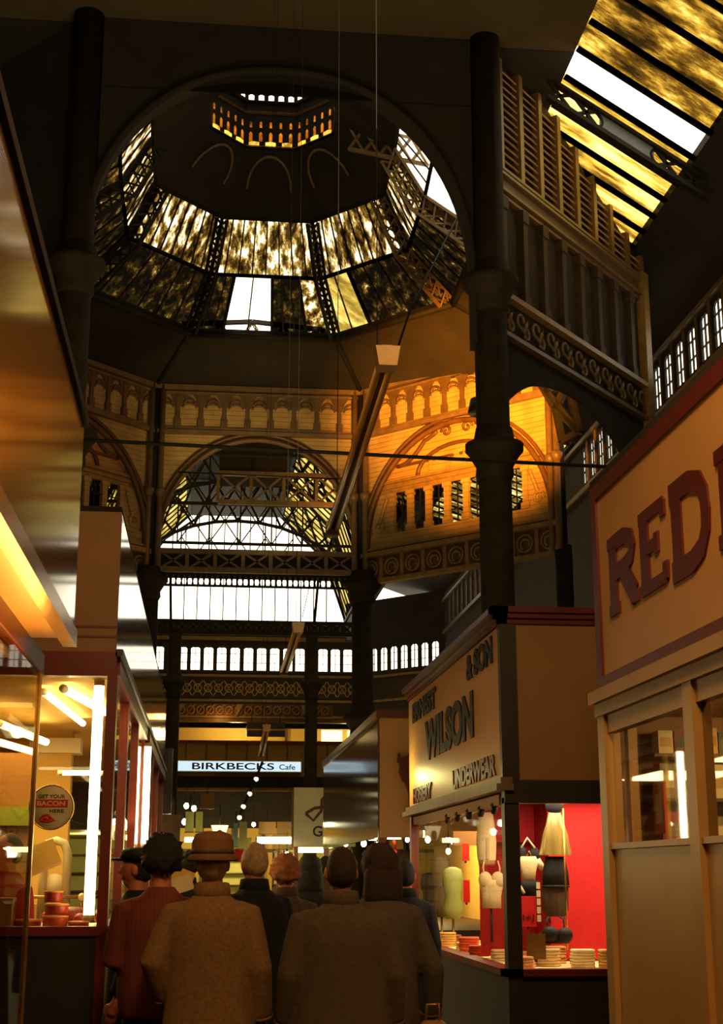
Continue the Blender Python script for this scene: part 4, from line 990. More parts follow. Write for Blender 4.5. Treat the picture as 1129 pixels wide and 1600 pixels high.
# disc sign
t=item('disc_sign','round cream sign hanging in the left stall window with a red band of letters','sign',(-1.045,YB-.02,2.035))
MB(Matrix.Rotation(PI/2,4,'X')).lathe([(.148,-.003),(.148,.003)],n=40).build('disc',CARDW,t)
MB(Matrix.Rotation(PI/2,4,'X')).tube([(.146*cos(i*PI/20),.146*sin(i*PI/20),.0) for i in range(40)],.006,6,closed=True).build('rim',BRASS,t)
MD=MX((0,-.0045,0),(1,0,0),(0,0,1)); fit_text('GET YOUR',MD,-.09,.09,.06,.085,INK,t,bold=.02,depth=.002)
MB().box(-.115,.11,-.006,-.004,.0,.052).build('red_band',CARDR,t); fit_text('BACON',MX((0,-.0065,0),(1,0,0),(0,0,1)),-.095,.09,.01,.042,CARDW,t,bold=.02,depth=.001); fit_text('HERE',MD,-.01,.085,-.035,-.012,INK,t,bold=.02,depth=.002)
m_=MB(); m_.tube([(-.07,-.005,-.08),(-.05,-.005,-.055),(-.02,-.005,-.05),(.0,-.005,-.07),(.03,-.005,-.085),(-.02,-.005,-.095),(-.06,-.005,-.09)],.008,6,closed=True); m_.tube([(-.05,-.005,-.075),(0,-.005,-.083)],.01,6); m_.build('red_drawing',CARDR,t)
MB().tube([(.12,0,-.07),(.16,0,-.1),(.24,0,-.11)],.002,5).build('cord',BLACK,t)
# provisions on the deck
MEAT=paint('cured_meat','8e2a12',.35,.35,14,bump=.3); MEAT2=paint('pale_pastry','c07028',.5,.3,10,bump=.3); FATM=paint('pale_fat','e0a868',.4,.3,10)
def pie(x,y,z,r,h,label):
    t=item('round_loaf',label,'pie',(x,y,z),'stacked round pies')
    MB().lathe([(r*.93,0),(r,.01),(r*1.0,h-.012),(r*.96,h-.002),(r*.5,h)],n=24).build('crust',MEAT,t); MB().tube([(r*.97*cos(i*PI/12),r*.97*sin(i*PI/12),h-.006) for i in range(24)],.008,6,closed=True).build('crimped_rim',MEAT2,t)
pie(-1.01,10.28,1.246,.085,.075,'reddish round pie, bottom of the left stack in the window'); pie(-1.005,10.28,1.33,.08,.07,'reddish round pie, middle of the stack in the window'); pie(-1.03,10.28,1.41,.062,.075,'reddish round pie on top of the stack in the window')
pie(-1.2,10.35,1.246,.09,.05,'low round pie left of the stack of pies'); pie(-.85,10.25,1.246,.07,.04,'low round pie right of the stack of pies')
for i,(x,y,z,rx,ry,rz_,lb) in enumerate(((-.93,10.75,1.25,.12,.08,.06,'dark red cured joint behind the stack of pies'),(-1.08,10.9,1.25,.1,.07,.05,'dark red cured joint at the back left of the window deck'),(-.76,10.95,1.25,.05,.09,.05,'small cured joint close to the tall lit tube'),(-.86,10.6,1.25,.06,.05,.04,'small reddish joint in front of the larger ones'))):
    t=item('cured_joint',lb,'meat',(x,y,z),'cured joints on the window deck'); MB().ball((0,0,rz_),(rx,ry,rz_),16,10,lambda d:1+.08*noise.noise(d*2.5)).build('meat',MEAT,t); MB().ball((0,-ry*.2,rz_*1.25),(rx*.6,ry*.6,rz_*.6),12,8).build('fat_cap',FATM,t)
t=item('metal_rail','polished rail with round knobs behind the window deck','rail',(-1.2,11.3,1.43)); MB().tube([(-.5,0,0),(.45,0,0)],.012,8).build('bar',BRASS,t)
for s in (-.1,.28): MB().ball((s,0,.0),.03,12,8).build('knob',WHITEP,t); MB().tube([(s,0,-.03),(s,0,-.2)],.01,6).build('upright',BRASS,t)
t=item('paper_wrapper','tilted sheet of yellow wrapping paper hanging below the disc sign','paper',(-1.16,10.9,1.62)); m_=MB(Matrix.Rotation(-.4,4,'Y')); m_.box(-.13,.13,-.003,.003,0,.2); m_.build('sheet',YPLAST,t); m_=MB(Matrix.Rotation(-.4,4,'Y')); m_.box(-.13,.13,-.006,-.003,.0,.02); m_.build('folded_edge',FATM,t)
t=item('bacon_slicer','white enamel slicer frame standing behind the window deck','slicer',(-1.12,11.6,1.25)); m_=MB(); m_.tube([(-.13,0,0),(-.13,0,.5),(-.1,0,.58),(-.04,0,.6),(.02,0,.58),(.05,0,.5),(.05,0,0)],.035,10); m_.build('frame',WHITEP,t); MB(Matrix.Translation((-.04,0,.25))@Matrix.Rotation(PI/2,4,'X')).lathe([(.1,-.01),(.1,.01)],n=24).build('blade',WHITEP,t)
t=item('cardboard_box','tan box on the left deck behind the tinted glass','box',(-1.42,10.25,1.246)); MB().box(-.14,.13,-.1,.1,0,.19).build('carton',MATTAN,t); MB().box(-.145,.135,-.105,.105,.17,.195).build('lid',MATTAN,t)
# ------------------------------------------------------------------ lit tubes
def tube_lamp(a,b,r,mat,label,name='fluorescent_tube',group=None):
    a,b=Vector(a),Vector(b); t=thing(name,label,'lamp',a,0,group); d=b-a; u=d.normalized()
    MB().tube([u*.04,d-u*.04],r,12).build('glass_tube',mat,t)
    MB().tube([Vector((0,0,0)),u*.04],r*1.05,12).build('end_cap',WHITEP,t); MB().tube([d-u*.04,d],r*1.05,12).build('end_cap',WHITEP,t)
    return t
tube_lamp((-.775,10.14,1.29),(-.775,10.14,2.92),.036,TUBE,'tall bright upright tube inside the corner of the left provisions window')
tube_lamp((XG+.03,15.2,1.86),(XG+.03,15.2,2.93),.035,TUBE,'upright tube further down the left stalls by a yellow post')
panel('bracket',None,BLACK,(XG-.0,XG+.05,15.18,15.22,2.93,3.08)).name='tube_bracket'; o=bpy.data.objects['tube_bracket']; o.parent=sb; 
panel('yellow_post',sb,YPLAST,(XG-.0,XG+.04,15.7,15.8,0,2.9))
tube_lamp((-1.04,10.3,2.88),(-.80,12.1,2.88),.03,TUBE,'ceiling tube running back from the window head of the left stall')
tube_lamp((-1.2,10.5,2.88),(-1.1,12.8,2.88),.025,TUBE,'second ceiling tube beside the first in the left stall')
tube_lamp((-1.65,11.5,2.75),(-1.45,13.2,2.75),.03,TUBE,'left slanting ceiling tube deep in the left stall')
tube_lamp((-1.85,11.5,2.66),(-1.55,13.2,2.66),.03,TUBE,'lower left slanting tube deep in the left stall')
tube_lamp((-1.25,12.3,2.42),(-.85,12.3,2.42),.02,TUBE,'level tube across the back of the left stall')
tube_lamp((-.78,13.0,2.12),(-.74,14.0,2.02),.03,TUBE,'short tilted tube seen through the red posts')
tube_lamp((-1.6,6.4,2.55),(-.98,6.4,2.55),.015,TUBE,'tube under the ceiling of the nearest left stall')
tube_lamp((-1.2,3.4,2.52),(-1.2,6.2,2.52),.018,TUBE,'long tube running back under the nearest left stall ceiling')
# suspended twin battens along the aisle (unlit)
DT=DARKTUBE
def batten(ya,yb,z0,z1,label,lit=False):
    t=thing('twin_tube_batten',label,'lamp',(.65,ya,z0),0,'twin tube lamps hung along the aisle')
    d=Vector((0,yb-ya,z1-z0))
    MB().bar(Vector((0,-.05,.04)),d+Vector((0,.05,.04)),.04,.04).build('batten',IRONB,t)
    for s in (-1,1): MB().tube([Vector((s*.024,0,0)),d+Vector((s*.024,0,0))],.014,10).build('glass_tube',DT,t)
    m_=MB(); m_.prism([(-.035,-.03),(.035,-.03),(.048,.05),(-.048,.05)],-.07,.02); m_.build('end_box',GILT,t)
    m_=MB(Matrix.Translation(d)); m_.box(-.035,.035,-.02,.05,-.03,.05); m_.build('end_box',IRONB,t)
    for f_ in (.12,.88): MB().tube([d*f_+Vector((0,0,.06)),d*f_+Vector((0,0,10.9))],.0022,4).build('suspension_wire',IRON,t)
    return t
batten(5.2,7.62,3.53,3.44,'nearest twin tube lamp hung high over the aisle, its tan end box at the top'); batten(10.66,12.6,3.39,3.34,'second twin tube lamp down the aisle, small tan end box'); batten(16.3,17.9,3.19,3.02,'third and smallest twin tube lamp down the aisle')
t=thing('string_of_lamps','dark cord with small glinting lamps at the end of the aisle','lamp',(0,0,0))
pts=[onY(*q,30) for q in ((410,1190),(400,1215),(390,1238),(380,1258),(374,1275))]
MB().tube(pts,.03,6).build('cord',IRON,t)
for q in pts[1:]: MB().ball(q+Vector((0,0,-.03)),.05,8,6).build('bulb',emit('dim_bulb%d'%int(q.z*100),'f5f0b0',2.5),t)
# ------------------------------------------------------------------ cafe gallery at the far end
YC=50
gal=thing('cafe_gallery','cream balcony gallery across the far end with red rail and panelled front','gallery',(0,0,0))
zf=onY(400,1240,YC).z
panel('deck',gal,IRONB,(-1.6,7.0,YC,57.9,4.55,4.75)); panel('panelled_front',gal,STONE,(-1.6,7.0,YC,YC+.08,4.85,5.98)); panel('top_rail',gal,REDP,(-1.6,7.0,YC-.05,YC+.12,5.98,6.08)); panel('lower_beam',gal,GILT,(-1.6,7.0,YC-.1,YC+.1,4.36,4.46)); panel('soffit_beam',gal,SOOT,(-1.6,7.0,YC-.02,YC+.3,4.46,4.85)); panel('lower_wall',gal,SOOT,(-7,9.1,53,53.1,3.2,4.5)); panel('ground_floor_front',gal,YPLAST,(-6.9,9.0,53,53.1,0,3.2))
for i in range(9): panel('shop_door_frame',gal,PANELW,(-2.4+1.1*i,-2.28+1.1*i,52.9,53,0,3.2))
panel('shop_transom',gal,PANELW,(-6.9,9.0,52.92,53,2.35,2.47))
for i in range(12): panel('stile',gal,PANELW,(-1.5+.7*i,-1.44+.7*i,YC-.02,YC,5.4,5.98))
panel('rear_wall',gal,YPLAST,(-1.4,7.0,55,55.1,4.75,7.0)); panel('upper_beam',gal,IRONB,(-1.6,7.0,YC+1,YC+1.2,6.82,6.95)); panel('rear_beams',gal,PANELW,(-1.4,7.0,54.95,55,6.45,6.5),(2.9,3.0,54.9,55,4.8,7))
for x in (-1.5,3.6,6.9): panel('gallery_post',gal,IRON,(x-.09,x+.09,YC+.1,YC+.28,0,7.0))
for x0_,x1_ in ((4.3,5.1),(5.3,6.1)): panel('lit_window',gal,emit('gallery_window_%d'%int(x0_*10),'ffe9a0',2.6),(x0_,x1_,54.9,54.94,6.3,6.95))
t=thing('menu_board','dark rectangular board hung over the gallery','sign',(2.0,YC+.6,6.28)); MB().box(-.68,.68,0,.08,0,.5).build('board',BLACK,t); MB().box(-.7,.7,-.01,0,.22,.27).build('cream_line',CREAM,t)
for s in (-.5,.5): MB().tube([(s,.04,.5),(s,.04,.75)],.015,6).build('hanger',IRON,t)
# lit cafe sign
t=thing('cafe_sign','long pale lit sign reading BIRKBECKS Cafe on the gallery front','sign',(0,0,0))
SG=emit('lit_sign_face','bcd4e0',1.35); s0=onY(270,1197,YC-.2); s1=onY(471,1208,YC-.2)
MB().box(s0.x,s1.x,YC-.2,YC-.02,4.99,5.38).build('box',WHITEP,t); MB().box(s0.x+.03,s1.x-.03,YC-.21,YC-.2,5.02,5.35).build('lit_face',SG,t)
MF=MX((0,YC-.212,0),(1,0,0),(0,0,1)); a_=onY(300,1197,YC-.2).x; b_=onY(428,1197,YC-.2).x
fit_text('BIRKBECKS',MF,a_,b_,5.07,5.30,INK,t,bold=.015); fit_text('Cafe',MF,onY(436,1200,YC-.2).x,onY(461,1200,YC-.2).x,5.08,5.26,INK,t,bold=.01)
# orange lit scroll bracket band under the gallery roof
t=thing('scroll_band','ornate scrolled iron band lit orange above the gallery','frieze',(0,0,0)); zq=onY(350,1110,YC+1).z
m_=MB()
for i in range(16):
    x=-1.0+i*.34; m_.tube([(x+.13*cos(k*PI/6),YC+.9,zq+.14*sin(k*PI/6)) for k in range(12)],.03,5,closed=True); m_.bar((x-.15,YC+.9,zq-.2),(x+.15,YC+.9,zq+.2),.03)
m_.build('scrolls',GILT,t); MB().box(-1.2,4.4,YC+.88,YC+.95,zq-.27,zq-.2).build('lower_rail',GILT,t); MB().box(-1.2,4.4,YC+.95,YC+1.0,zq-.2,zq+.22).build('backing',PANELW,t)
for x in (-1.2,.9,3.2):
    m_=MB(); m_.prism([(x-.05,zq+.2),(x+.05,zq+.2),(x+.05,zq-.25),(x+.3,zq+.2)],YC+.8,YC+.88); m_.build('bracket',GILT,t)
# ------------------------------------------------------------------ the far lower stalls and their lights
LITW=paint('pale_green_board','c8c878',.6,.1,3)
far=[(-3.6,-.75,23.5,30,'left stall beyond the provisions stall with shelves of lit goods'),(-3.6,-.9,31,40,'far left stall under the gallery end, lit yellow green'),(.4,1.3,42,45,'small central kiosk at the end of the aisle'),(XS,4.6,41.5,48,'far right stall beyond the GR sign')]
for i,(x0_,x1_,ya,yb,lb) in enumerate(far):
    t=thing('market_stall',lb,'stall',(0,0,0)); xi=x1_ if x0_<-3 else x0_
    if i!=2:
        ss=1 if x0_>0 else -1; e0,e1=(xi-.03,xi+.03)
        panel('fascia',t,FASC,(e0,e1,ya,yb,2.3,3.5)); panel('end_fascia',t,IRONB if i<2 else MATTAN,(x0_,x1_,ya,ya+.06,2.3,3.5))
        for y_ in (ya,(ya+yb)/2,yb-.1): panel('post',t,REDP2,(e0,e1,y_,y_+.1,0,2.3))
    else: panel('canopy',t,LITW,(x0_,x1_,ya,yb,2.2,2.6))
    panel('counter',t,PANELW,(x0_,x1_,ya+.1,yb,0,.9)); panel('back_shelves',t,LITW,(x0_,x1_,yb-.1,yb,.9,2.3)); panel('ceiling_board',t,LITW,(x0_,x1_,ya+.1,yb-.1,2.28,2.32))
    for z_ in (1.25,1.6,1.95): panel('shelf',t,PANELW,(x0_,x1_,yb-.4,yb-.1,z_,z_+.03))
panel('dark_box',None,BLACK,(-1.0,-.55,22.6,22.9,2.5,3.5)).name='loudspeaker_cabinet'; o=bpy.data.objects['loudspeaker_cabinet']; tag(o,'tall black box hanging left of the lit cafe sign','speaker')
panel('x',None,IRONB,(-.73,-.4,22.6,22.8,1.9,2.48)).name='hanging_cabinet'; tag(bpy.data.objects['hanging_cabinet'],'brown cabinet hanging just below the tall black box','cabinet')
EY=emit('yellow_green_lamp','fff0a0',16); EW=emit('cool_white_lamp','e8f4ff',8)
def strip(px0,px1,py,Yv,label,mat=EY,r=.05):
    a=onY(px0,py,Yv); b=onY(px1,py,Yv); return tube_lamp(a,(b.x,Yv,a.z),r,mat,label,'strip_light')
strip(285,318,1312,28,'bright horizontal strip light left of the hatted man',r=.045)
strip(318,338,1309,28.5,'short strip light just behind the brown hat',r=.05)
strip(399,436,1313,40,'long strip light between the white haired man and the GR sign',r=.09)
strip(505,560,1312,30,'strip light above the grey coated man',r=.05)
strip(600,630,1306,20,'strip light under the red topped cream end board',r=.045)
strip(655,668,1303,16.5,'short strip light seen through the far lingerie window',r=.04)
strip(566,598,1309,26,'strip light above the long haired person',r=.045)
strip(340,360,1333,33,'low short strip light between the hat and the white hair',r=.05)
strip(262,276,1301,24,'tiny strip light over the far left counter',r=.04)
strip(458,507,1328,35,'strip light beneath the GR sign box',r=.06)
def bulb(px,py,Yv,r,label,mat=BULB):
    p=onY(px,py,Yv); t=thing('pendant_bulb',label,'lamp',p,0,'bare bulbs over the far stalls'); MB().ball((0,0,0),(r,r,r*1.25),12,8).build('glass',mat,t); MB().tube([(0,0,r),(0,0,r+.07)],r*.4,8).build('holder',BLACK,t); MB().tube([(0,0,r+.07),(0,0,r+.45)],.006,5).build('flex',BLACK,t)
bl=[(228,1285,24),(240,1287,25),(247,1286,26),(264,1284,25),(266,1298,25.6),(237,1308,24.5),(291,1259,30),(303,1263,31),(298,1278,31),(288,1284,29.4),(396,1288,38),(516,1302,32),(540,1318,30),(568,1318,27),(590,1322,22),(636,1312,21),(668,1312,17),(700,1308,19),(708,1316,19),(448,1335,33),(700,1330,18),(436,1345,34),(213,1308,20),(178,1284,17)]
names=['leftmost over the far left counter','second from left over the far left counter','third from left over the far left counter','upper of two close together left of the hat','lower of two close together left of the hat','low near the curly dark haired head','highest left of the pale panels','cool one at the top of the pale panels','beside the pale panels','lower left of the pale panels','right of the hanging cord of lamps','above the grey coated man on the left','above the grey coated man on the right','behind the long haired person','right of the long haired person','under the cream end board','at the far post of the lingerie window','inside the lingerie window, left of a pair','inside the lingerie window, right of a pair','under the GR sign','below the pair in the lingerie window','beside the fair curly head','seen between the red posts','seen through the corner glass']
for (px,py,Yv),nm in zip(bl,names): bulb(px,py,Yv,.03 if Yv<22 else .05,'small glowing bulb '+nm)
def sheet(px0,px1,py0,py1,Yv,mat,label,name='display_panel',cat='panel'):
    a=onY(px0,py1,Yv); b=onY(px1,py0,Yv); t=thing(name,label,cat,((a.x+b.x)/2,Yv,a.z)); w_=(b.x-a.x)/2; h=b.z-a.z
    MB().box(-w_,w_,0,.04,0,h).build('board',mat,t); MB().box(-w_-.01,w_+.01,-.01,.05,-.03,0).build('lower_edge',GILT,t); MB().tube([(0,.02,h),(0,.02,h+.3)],.01,5).build('hanger',IRON,t)
BLU=paint('pale_blue_cloth','8fb0b8',.6,.2,4); PNK=paint('pink_cloth','c86a4a',.6,.3,4)
sheet(289,303,1268,1299,29,LITW,'pale green hanging panel, left one of a pair above the crowd'); sheet(305,317,1268,1299,29.3,LITW,'pale green hanging panel, right one of a pair above the crowd')
sheet(364,372,1286,1322,36,BLU,'narrow pale blue hanging cloth right of the brown hat'); sheet(373,386,1284,1326,36.2,LITW,'pale cream hanging cloth beside the blue one')
sheet(404,431,1284,1302,41,CREAM,'small cream sign over the long strip light'); sheet(312,335,1240,1262,40,STONE,'ochre board hanging in the dark under the gallery')
sheet(366,386,1326,1345,36.4,CARDR,'red cloth under the cream hanging cloth')
t=thing('lamp_shade','glowing conical shade with pink centre above the brown hat','lamp',onY(343,1300,27)); MB().lathe([(.07,-.15),(.16,.12)],n=20).build('shade',emit("glowing_shade","ffe8a0",2.2),t); MB().ball((0,-.1,-.06),(.06,.05,.13),12,8).build('pink_toy',PNK,t); MB().tube([(0,0,.12),(0,0,.5)],.008,5).build('flex',BLACK,t)
# goods heaps on far counters
for i,(px,Yv,s_) in enumerate(((255,24,-1),(275,25,-1),(300,27,-1),(520,30,1),(548,27,1),(575,24,1),(615,20,1),(630,19.5,1))):
    p=onY(px,1345,Yv); t=item('goods_bundle','%s bundle of goods hanging over the far counter, %s'%(['dark','tan','green','dark','brown','dark','red','brown'][i],['at the left end','left of the pale panels','under the pale panels','above the grey coat','right of the grey coated man','above the long haired person','under the cream end board','next to the red one']  [i]),'goods',(p.x,Yv,1.75),'hanging bundles over the far counters')
    mt=[FAB_K,MATTAN,paint('green_goods','6a7830',.6,.3,5),FAB_K,FAB_B,FAB_K,REDC,FAB_B][i]
    MB().ball((0,0,0),(.13,.1,.16),14,10,lambda d:1+.2*noise.noise(d*3+Vector((i,0,0)))).build('bundle',mt,t); MB().tube([(0,0,.12),(0.02,0,.2),(0,0,.3)],.02,6).build('tie',mt,t)
# ------------------------------------------------------------------ people
SKIN=paint('skin','a8603c',.55,.12,9)
def hand(mb,wr,fwd,down,side):
    """palm, five fingers; wr wrist point, down = direction of fingers, fwd = towards thumb"""
    d=down.normalized(); f=(fwd-d*fwd.dot(d)).normalized(); s=d.cross(f).normalized()*side
    c=wr+d*.05
    mb.tube([wr-d*.01,wr+d*.03,wr+d*.09],[.026,.034,.036],10,flat=.55 if False else 1)
    for i,(o,l) in enumerate(((.028,.072),(.010,.082),(-.009,.076),(-.027,.060))):
        b=wr+d*.088+f*o; k=b+d*l*.45-s*.004; e=b+d*l*.8-s*.022; g=b+d*l-s*.038
        mb.tube([b-d*.02,b,k,e,g],[.0115,.0115,.0105,.0095,.0085],8)
    b=wr+d*.03+f*.03; mb.tube([b-f*.015,b+f*.018+d*.02,b+f*.026+d*.05-s*.01,b+f*.02+d*.075-s*.018],[.013,.0125,.011,.009],8)
def make_person(px,ytop,Yv,label,coat,hair='short',haircol=None,rz=0,build=1.0,arms=None,coatlen=.46,legs=True,headtilt=0,coatname='coat',detail=True,hat=None,sway=0):
    p=onY(px,ytop,Yv); s=p.z/1.765
    t=thing('person',label,'person',(p.x,Yv,0),rz); t.scale=(s,s,s)
    B=build; vox=.0075 if detail else .013
    m_=MB()
    m_.rings([(0,0,.80,.07,.07),(0,0,.88,.155,.105),(0,0,.98,.16,.11),(0,.0,1.10,.132,.095),(0,.0,1.28,.155,.108),(0,-.005,1.38,.165,.10),(0,-.01,1.44,.12,.08),(0,-.005,1.475,.062,.06),(0,.0,1.53,.055,.057),(0,.005,1.60,.05,.055)],22)
    def hf(d):
        g=1.0
        if d.z<-.2: g*=1-.16*(-d.z-.2)*(1 if d.y<.2 else .35)
        if d.y>.75 and .0<d.z<.22: g*=.965
        return g
    hz=1.645
    m_.ball((0,.012,hz),(.076,.097,.118),20,16,hf)
    m_.ball((0,.045,hz-.075),(.042,.05,.045),12,8)   # jaw and chin
    m_.tube([(0,.098,hz+.02),(0,.118,hz-.015),(0,.124,hz-.028)],[.009,.013,.016],8)   # nose
    for s_ in (-1,1):
        m_.ball((s_*.078,.0,hz-.012),(.012,.022,.034),8,8); m_.ball((s_*.033,.09,hz+.004),(.014,.012,.010),8,6)
    m_.ball((0,.1,hz-.06),(.024,.012,.010),8,6)
    arms=arms or [((.225,-.04,1.13),(.235,.03,.88)),((.225,-.04,1.13),(.235,.03,.88))]
    AR=[]
    for k,s_ in ((0,-1),(1,1)):
        sh=Vector((s_*.168*B,-.005,1.405)); el=Vector(arms[k][0]); el.x*=s_*B; wr=Vector(arms[k][1]); wr.x*=s_*B
        m_.tube([sh*.9+Vector((0,0,.14)),sh,(sh+el)/2,el,(el+wr)/2,wr],[.05,.055,.046,.038,.035,.026],12)
        hand(m_,wr,Vector((0,1,.1)),wr-el,s_); AR.append((sh,el,wr))
        if legs: m_.tube([(s_*.085,0,.9),(s_*.09,.01,.7),(s_*.09,.015,.5),(s_*.092,-.01,.32),(s_*.09,-.01,.08)],[.082,.07,.052,.05,.036],12); m_.ball((s_*.09,.04,.045),(.04,.11,.04),12,8)
    m_.build('body',SKIN,t,remesh=vox,smooth=2)
    # coat or jumper
    c=MB(); L0=coatlen
    wb=1.0*B
    r_=[(0,0,L0,.245*wb,.185),(0,0,L0+.02,.25*wb,.19),(0,0,.80,.232*wb,.172),(0,0,1.0,.212*wb,.16),(0,-.005,1.15,.205*wb,.155),(0,-.01,1.30,.212*wb,.152),(0,-.01,1.38,.208*wb,.14),(0,-.01,1.43,.17*wb,.118),(0,-.008,1.47,.11,.098),(0,-.005,1.50,.078,.08),(0,0,1.515,.074,.076)]
    if L0>.7: r_=[(0,0,L0,.185*wb,.14),(0,0,L0+.05,.20*wb,.15)]+[q for q in r_ if q[2]>L0+.1]
    c.rings(r_,28,True,2.3)
    for k,(sh,el,wr) in enumerate(AR):
        e2=el+(wr-el)*.9
        c.tube([sh*.85+Vector((0,0,.2)),sh+Vector((0,0,-.01)),(sh+el)/2,el,(el+e2)/2,e2],[.07,.082,.076,.07,.064,.058],14)
    cm_=c.build(coatname,coat,t,remesh=.014 if detail else .02,smooth=5)
    if coatname=='coat':
        MB().lathe([(.083,1.47),(.098,1.485),(.088,1.545),(.070,1.55)],(0,-.004),20,1.0,1.0).build('collar',coat,t)
        MB().box(-.004,.004,-.194,-.186,L0+.02,.85).build('back_vent',BLACK,t)
        for k,(sh,el,wr) in enumerate(AR): a=el+(wr-el)*.86; b=el+(wr-el)*.92; MB().tube([a,b],.062,14).build('cuff',coat,t)
    if legs:
        tr=MB()
        for s_ in (-1,1): tr.tube([(s_*.08,0,.86),(s_*.09,.005,.5),(s_*.092,0,.07)],[.1,.078,.072],14)
        tr.build('trousers',FAB_K,t,remesh=.016,smooth=2)
        for s_ in (-1,1): m2=MB(); m2.ball((s_*.09,.045,.045),(.052,.13,.045),14,8); m2.build('shoe',BLACK,t)
    # hair
    hm=haircol
    def cut(d,amp,fq,face=.55):
        g=1+amp*(noise.noise(d*fq+Vector((px*.1,0,0)))+.6*noise.noise(d*fq*2.3+Vector((0,px*.1,0))))
        if d.y>.15 and d.z<.45: g*=max(.72,1-(d.y-.15)*face)
        return g
    hh=MB()
    if hair=='short': hh.ball((0,-.006,hz+.008),(.0795,.103,.1175),26,20,lambda d:cut(d,.035,9)*(1 if d.z>-.45 else 1-.22*(-d.z-.45)))
    elif hair=='curly': hh.ball((0,-.006,hz+.02),(.11,.115,.125),28,22,lambda d:cut(d,.22,7,.7)*(1 if d.z>-.6 else .85))
    elif hair=='long':
        hh.ball((0,-.006,hz+.012),(.105,.115,.12),26,20,lambda d:cut(d,.10,5,.6)); hh.rings([(0,-.045,1.44,.10,.05),(0,-.05,1.5,.115,.065),(0,-.045,1.6,.11,.075),(0,-.03,1.68,.09,.08)],22)
    elif hair=='thin': hh.ball((0,-.010,hz+.005),(.083,.102,.105),22,16,lambda d:cut(d,.04,6)*(1 if d.z<.75 else .97))
    hh.build('hair',hm,t)
    if hat=='trilby':
        h=MB(); h.rings([(0,-.01,1.652,.128,.142),(0,-.01,1.662,.132,.147),(0,-.01,1.682,.116,.128),(0,-.01,1.69,.108,.12),(0,-.01,1.75,.106,.117),(0,-.01,1.785,.09,.10),(0,-.01,1.80,.05,.06)],28)
        h.build('hat',hatm,t); MB().rings([(0,-.01,1.688,.111,.123),(0,-.01,1.712,.110,.122)],28).build('hat_band',FAB_B,t)
    if hat=='cap':
        h=MB(); h.rings([(0,-.01,1.69,.098,.112),(0,-.012,1.72,.115,.13),(0,-.01,1.752,.108,.12),(0,.0,1.77,.07,.08)],24); h.build('flat_cap',FAB_K,t)
        m2=MB(); m2.ball((0,.12,1.70),(.07,.055,.012),16,8); m2.build('cap_peak',FAB_K,t)
    return t
hatm=paint('brown_felt','6a4420',.85,.2,8,bump=.2)
TWEED=paint('brown_tweed','7e5a34',.95,.25,60,bump=.6)
GREYC=paint('grey_brown_coat','4c3c2a',.95,.2,40,bump=.4)
GREYC2=paint('dull_raincoat','45382a',.8,.2,30,bump=.3)
DARKC=paint('black_overcoat','0d0c0a',.9,.3,10)
KNIT=paint('ribbed_red_jumper','66291a',.9,.15,10,boards=('X',14))
H_D=paint('dark_hair','120c07',.6,.4,30,bump=.8); H_W=paint('white_hair','b89468',.6,.3,40,bump=.8); H_B=paint('sandy_curls','b0683a',.7,.35,25,bump=1.0); H_R=paint('brown_hair','2e170b',.6,.4,30,bump=.8); FUR=paint('brown_fur','4a3420',.95,.4,30,bump=1)
hang=lambda x=.225:((x,-.04,1.13),(x+.01,.04,.88))
bent=((.28,-.06,1.16),(.25,.12,1.02))
front=((.225,-.02,1.15),(.10,.19,1.12))
make_person(254,1309,7.9,'person with dark curly hair in a ribbed reddish jumper, left of the hatted man',KNIT,'curly',H_D,rz=.12,build=1.0,arms=[front,front],coatlen=.86,coatname='jumper')
make_person(333,1310,7.5,'person in a long brown tweed coat and round felt hat, seen from behind',TWEED,'thin',H_W,rz=-.12,build=1.02,arms=[((.27,-.05,1.16),(.22,.06,.98)),hang(.24)],coatlen=.42,hat='trilby')
make_person(398,1317,9.3,'white haired person in a black overcoat right of the hatted man',DARKC,'short',H_W,rz=.45,build=1.02,arms=[hang(),hang()],coatlen=.5)
make_person(446,1339,10.6,'person with sandy curly hair behind the grey coated man',GREYC,'curly',H_B,rz=-.1,build=.98,arms=[bent,front],coatlen=.5)
make_person(533,1324,7.4,'person in a long grey brown coat with short dark hair, centre right of the crowd',GREYC,'short',H_R,rz=.05,build=1.12,arms=[hang(.235),hang(.235)],coatlen=.42)
make_person(592,1320,7.9,'person with long dark hair in a dull raincoat at the right of the crowd',GREYC2,'long',H_R,rz=.35,build=1.0,arms=[hang(.22),((.30,-.04,1.10),(.33,.03,.85))],coatlen=.46)
make_person(217,1326,9.2,'person in a flat cap looking left towards the lit provisions window',DARKC,'short',H_D,rz=1.35,build=.95,arms=[hang(),hang()],coatlen=.6,hat='cap',coatname='jacket')
make_person(484,1336,12.2,'dark haired person beyond the sandy curls',DARKC,'long',H_D,build=.95,coatlen=.5,detail=False)
make_person(633,1344,11.2,'dark haired person close to the far post of the lingerie stall',DARKC,'short',H_D,rz=-.2,build=.95,coatlen=.5,detail=False)
make_person(293,1334,14.5,'small distant dark haired person between the jumper and the hat',DARKC,'curly',H_D,build=.95,coatlen=.5,detail=False)
make_person(508,1338,17.5,'distant person far down the aisle beside the grey coated man',GREYC,'short',H_D,build=.95,coatlen=.5,detail=False)
make_person(15,1303,10.8,'stallholder in red overall inside the left provisions stall',paint('red_overall','8a1f14',.7,.2,5),'short',H_R,rz=2.3,build=.95,arms=[front,bent],coatlen=.6,coatname='overall',detail=True,legs=False)
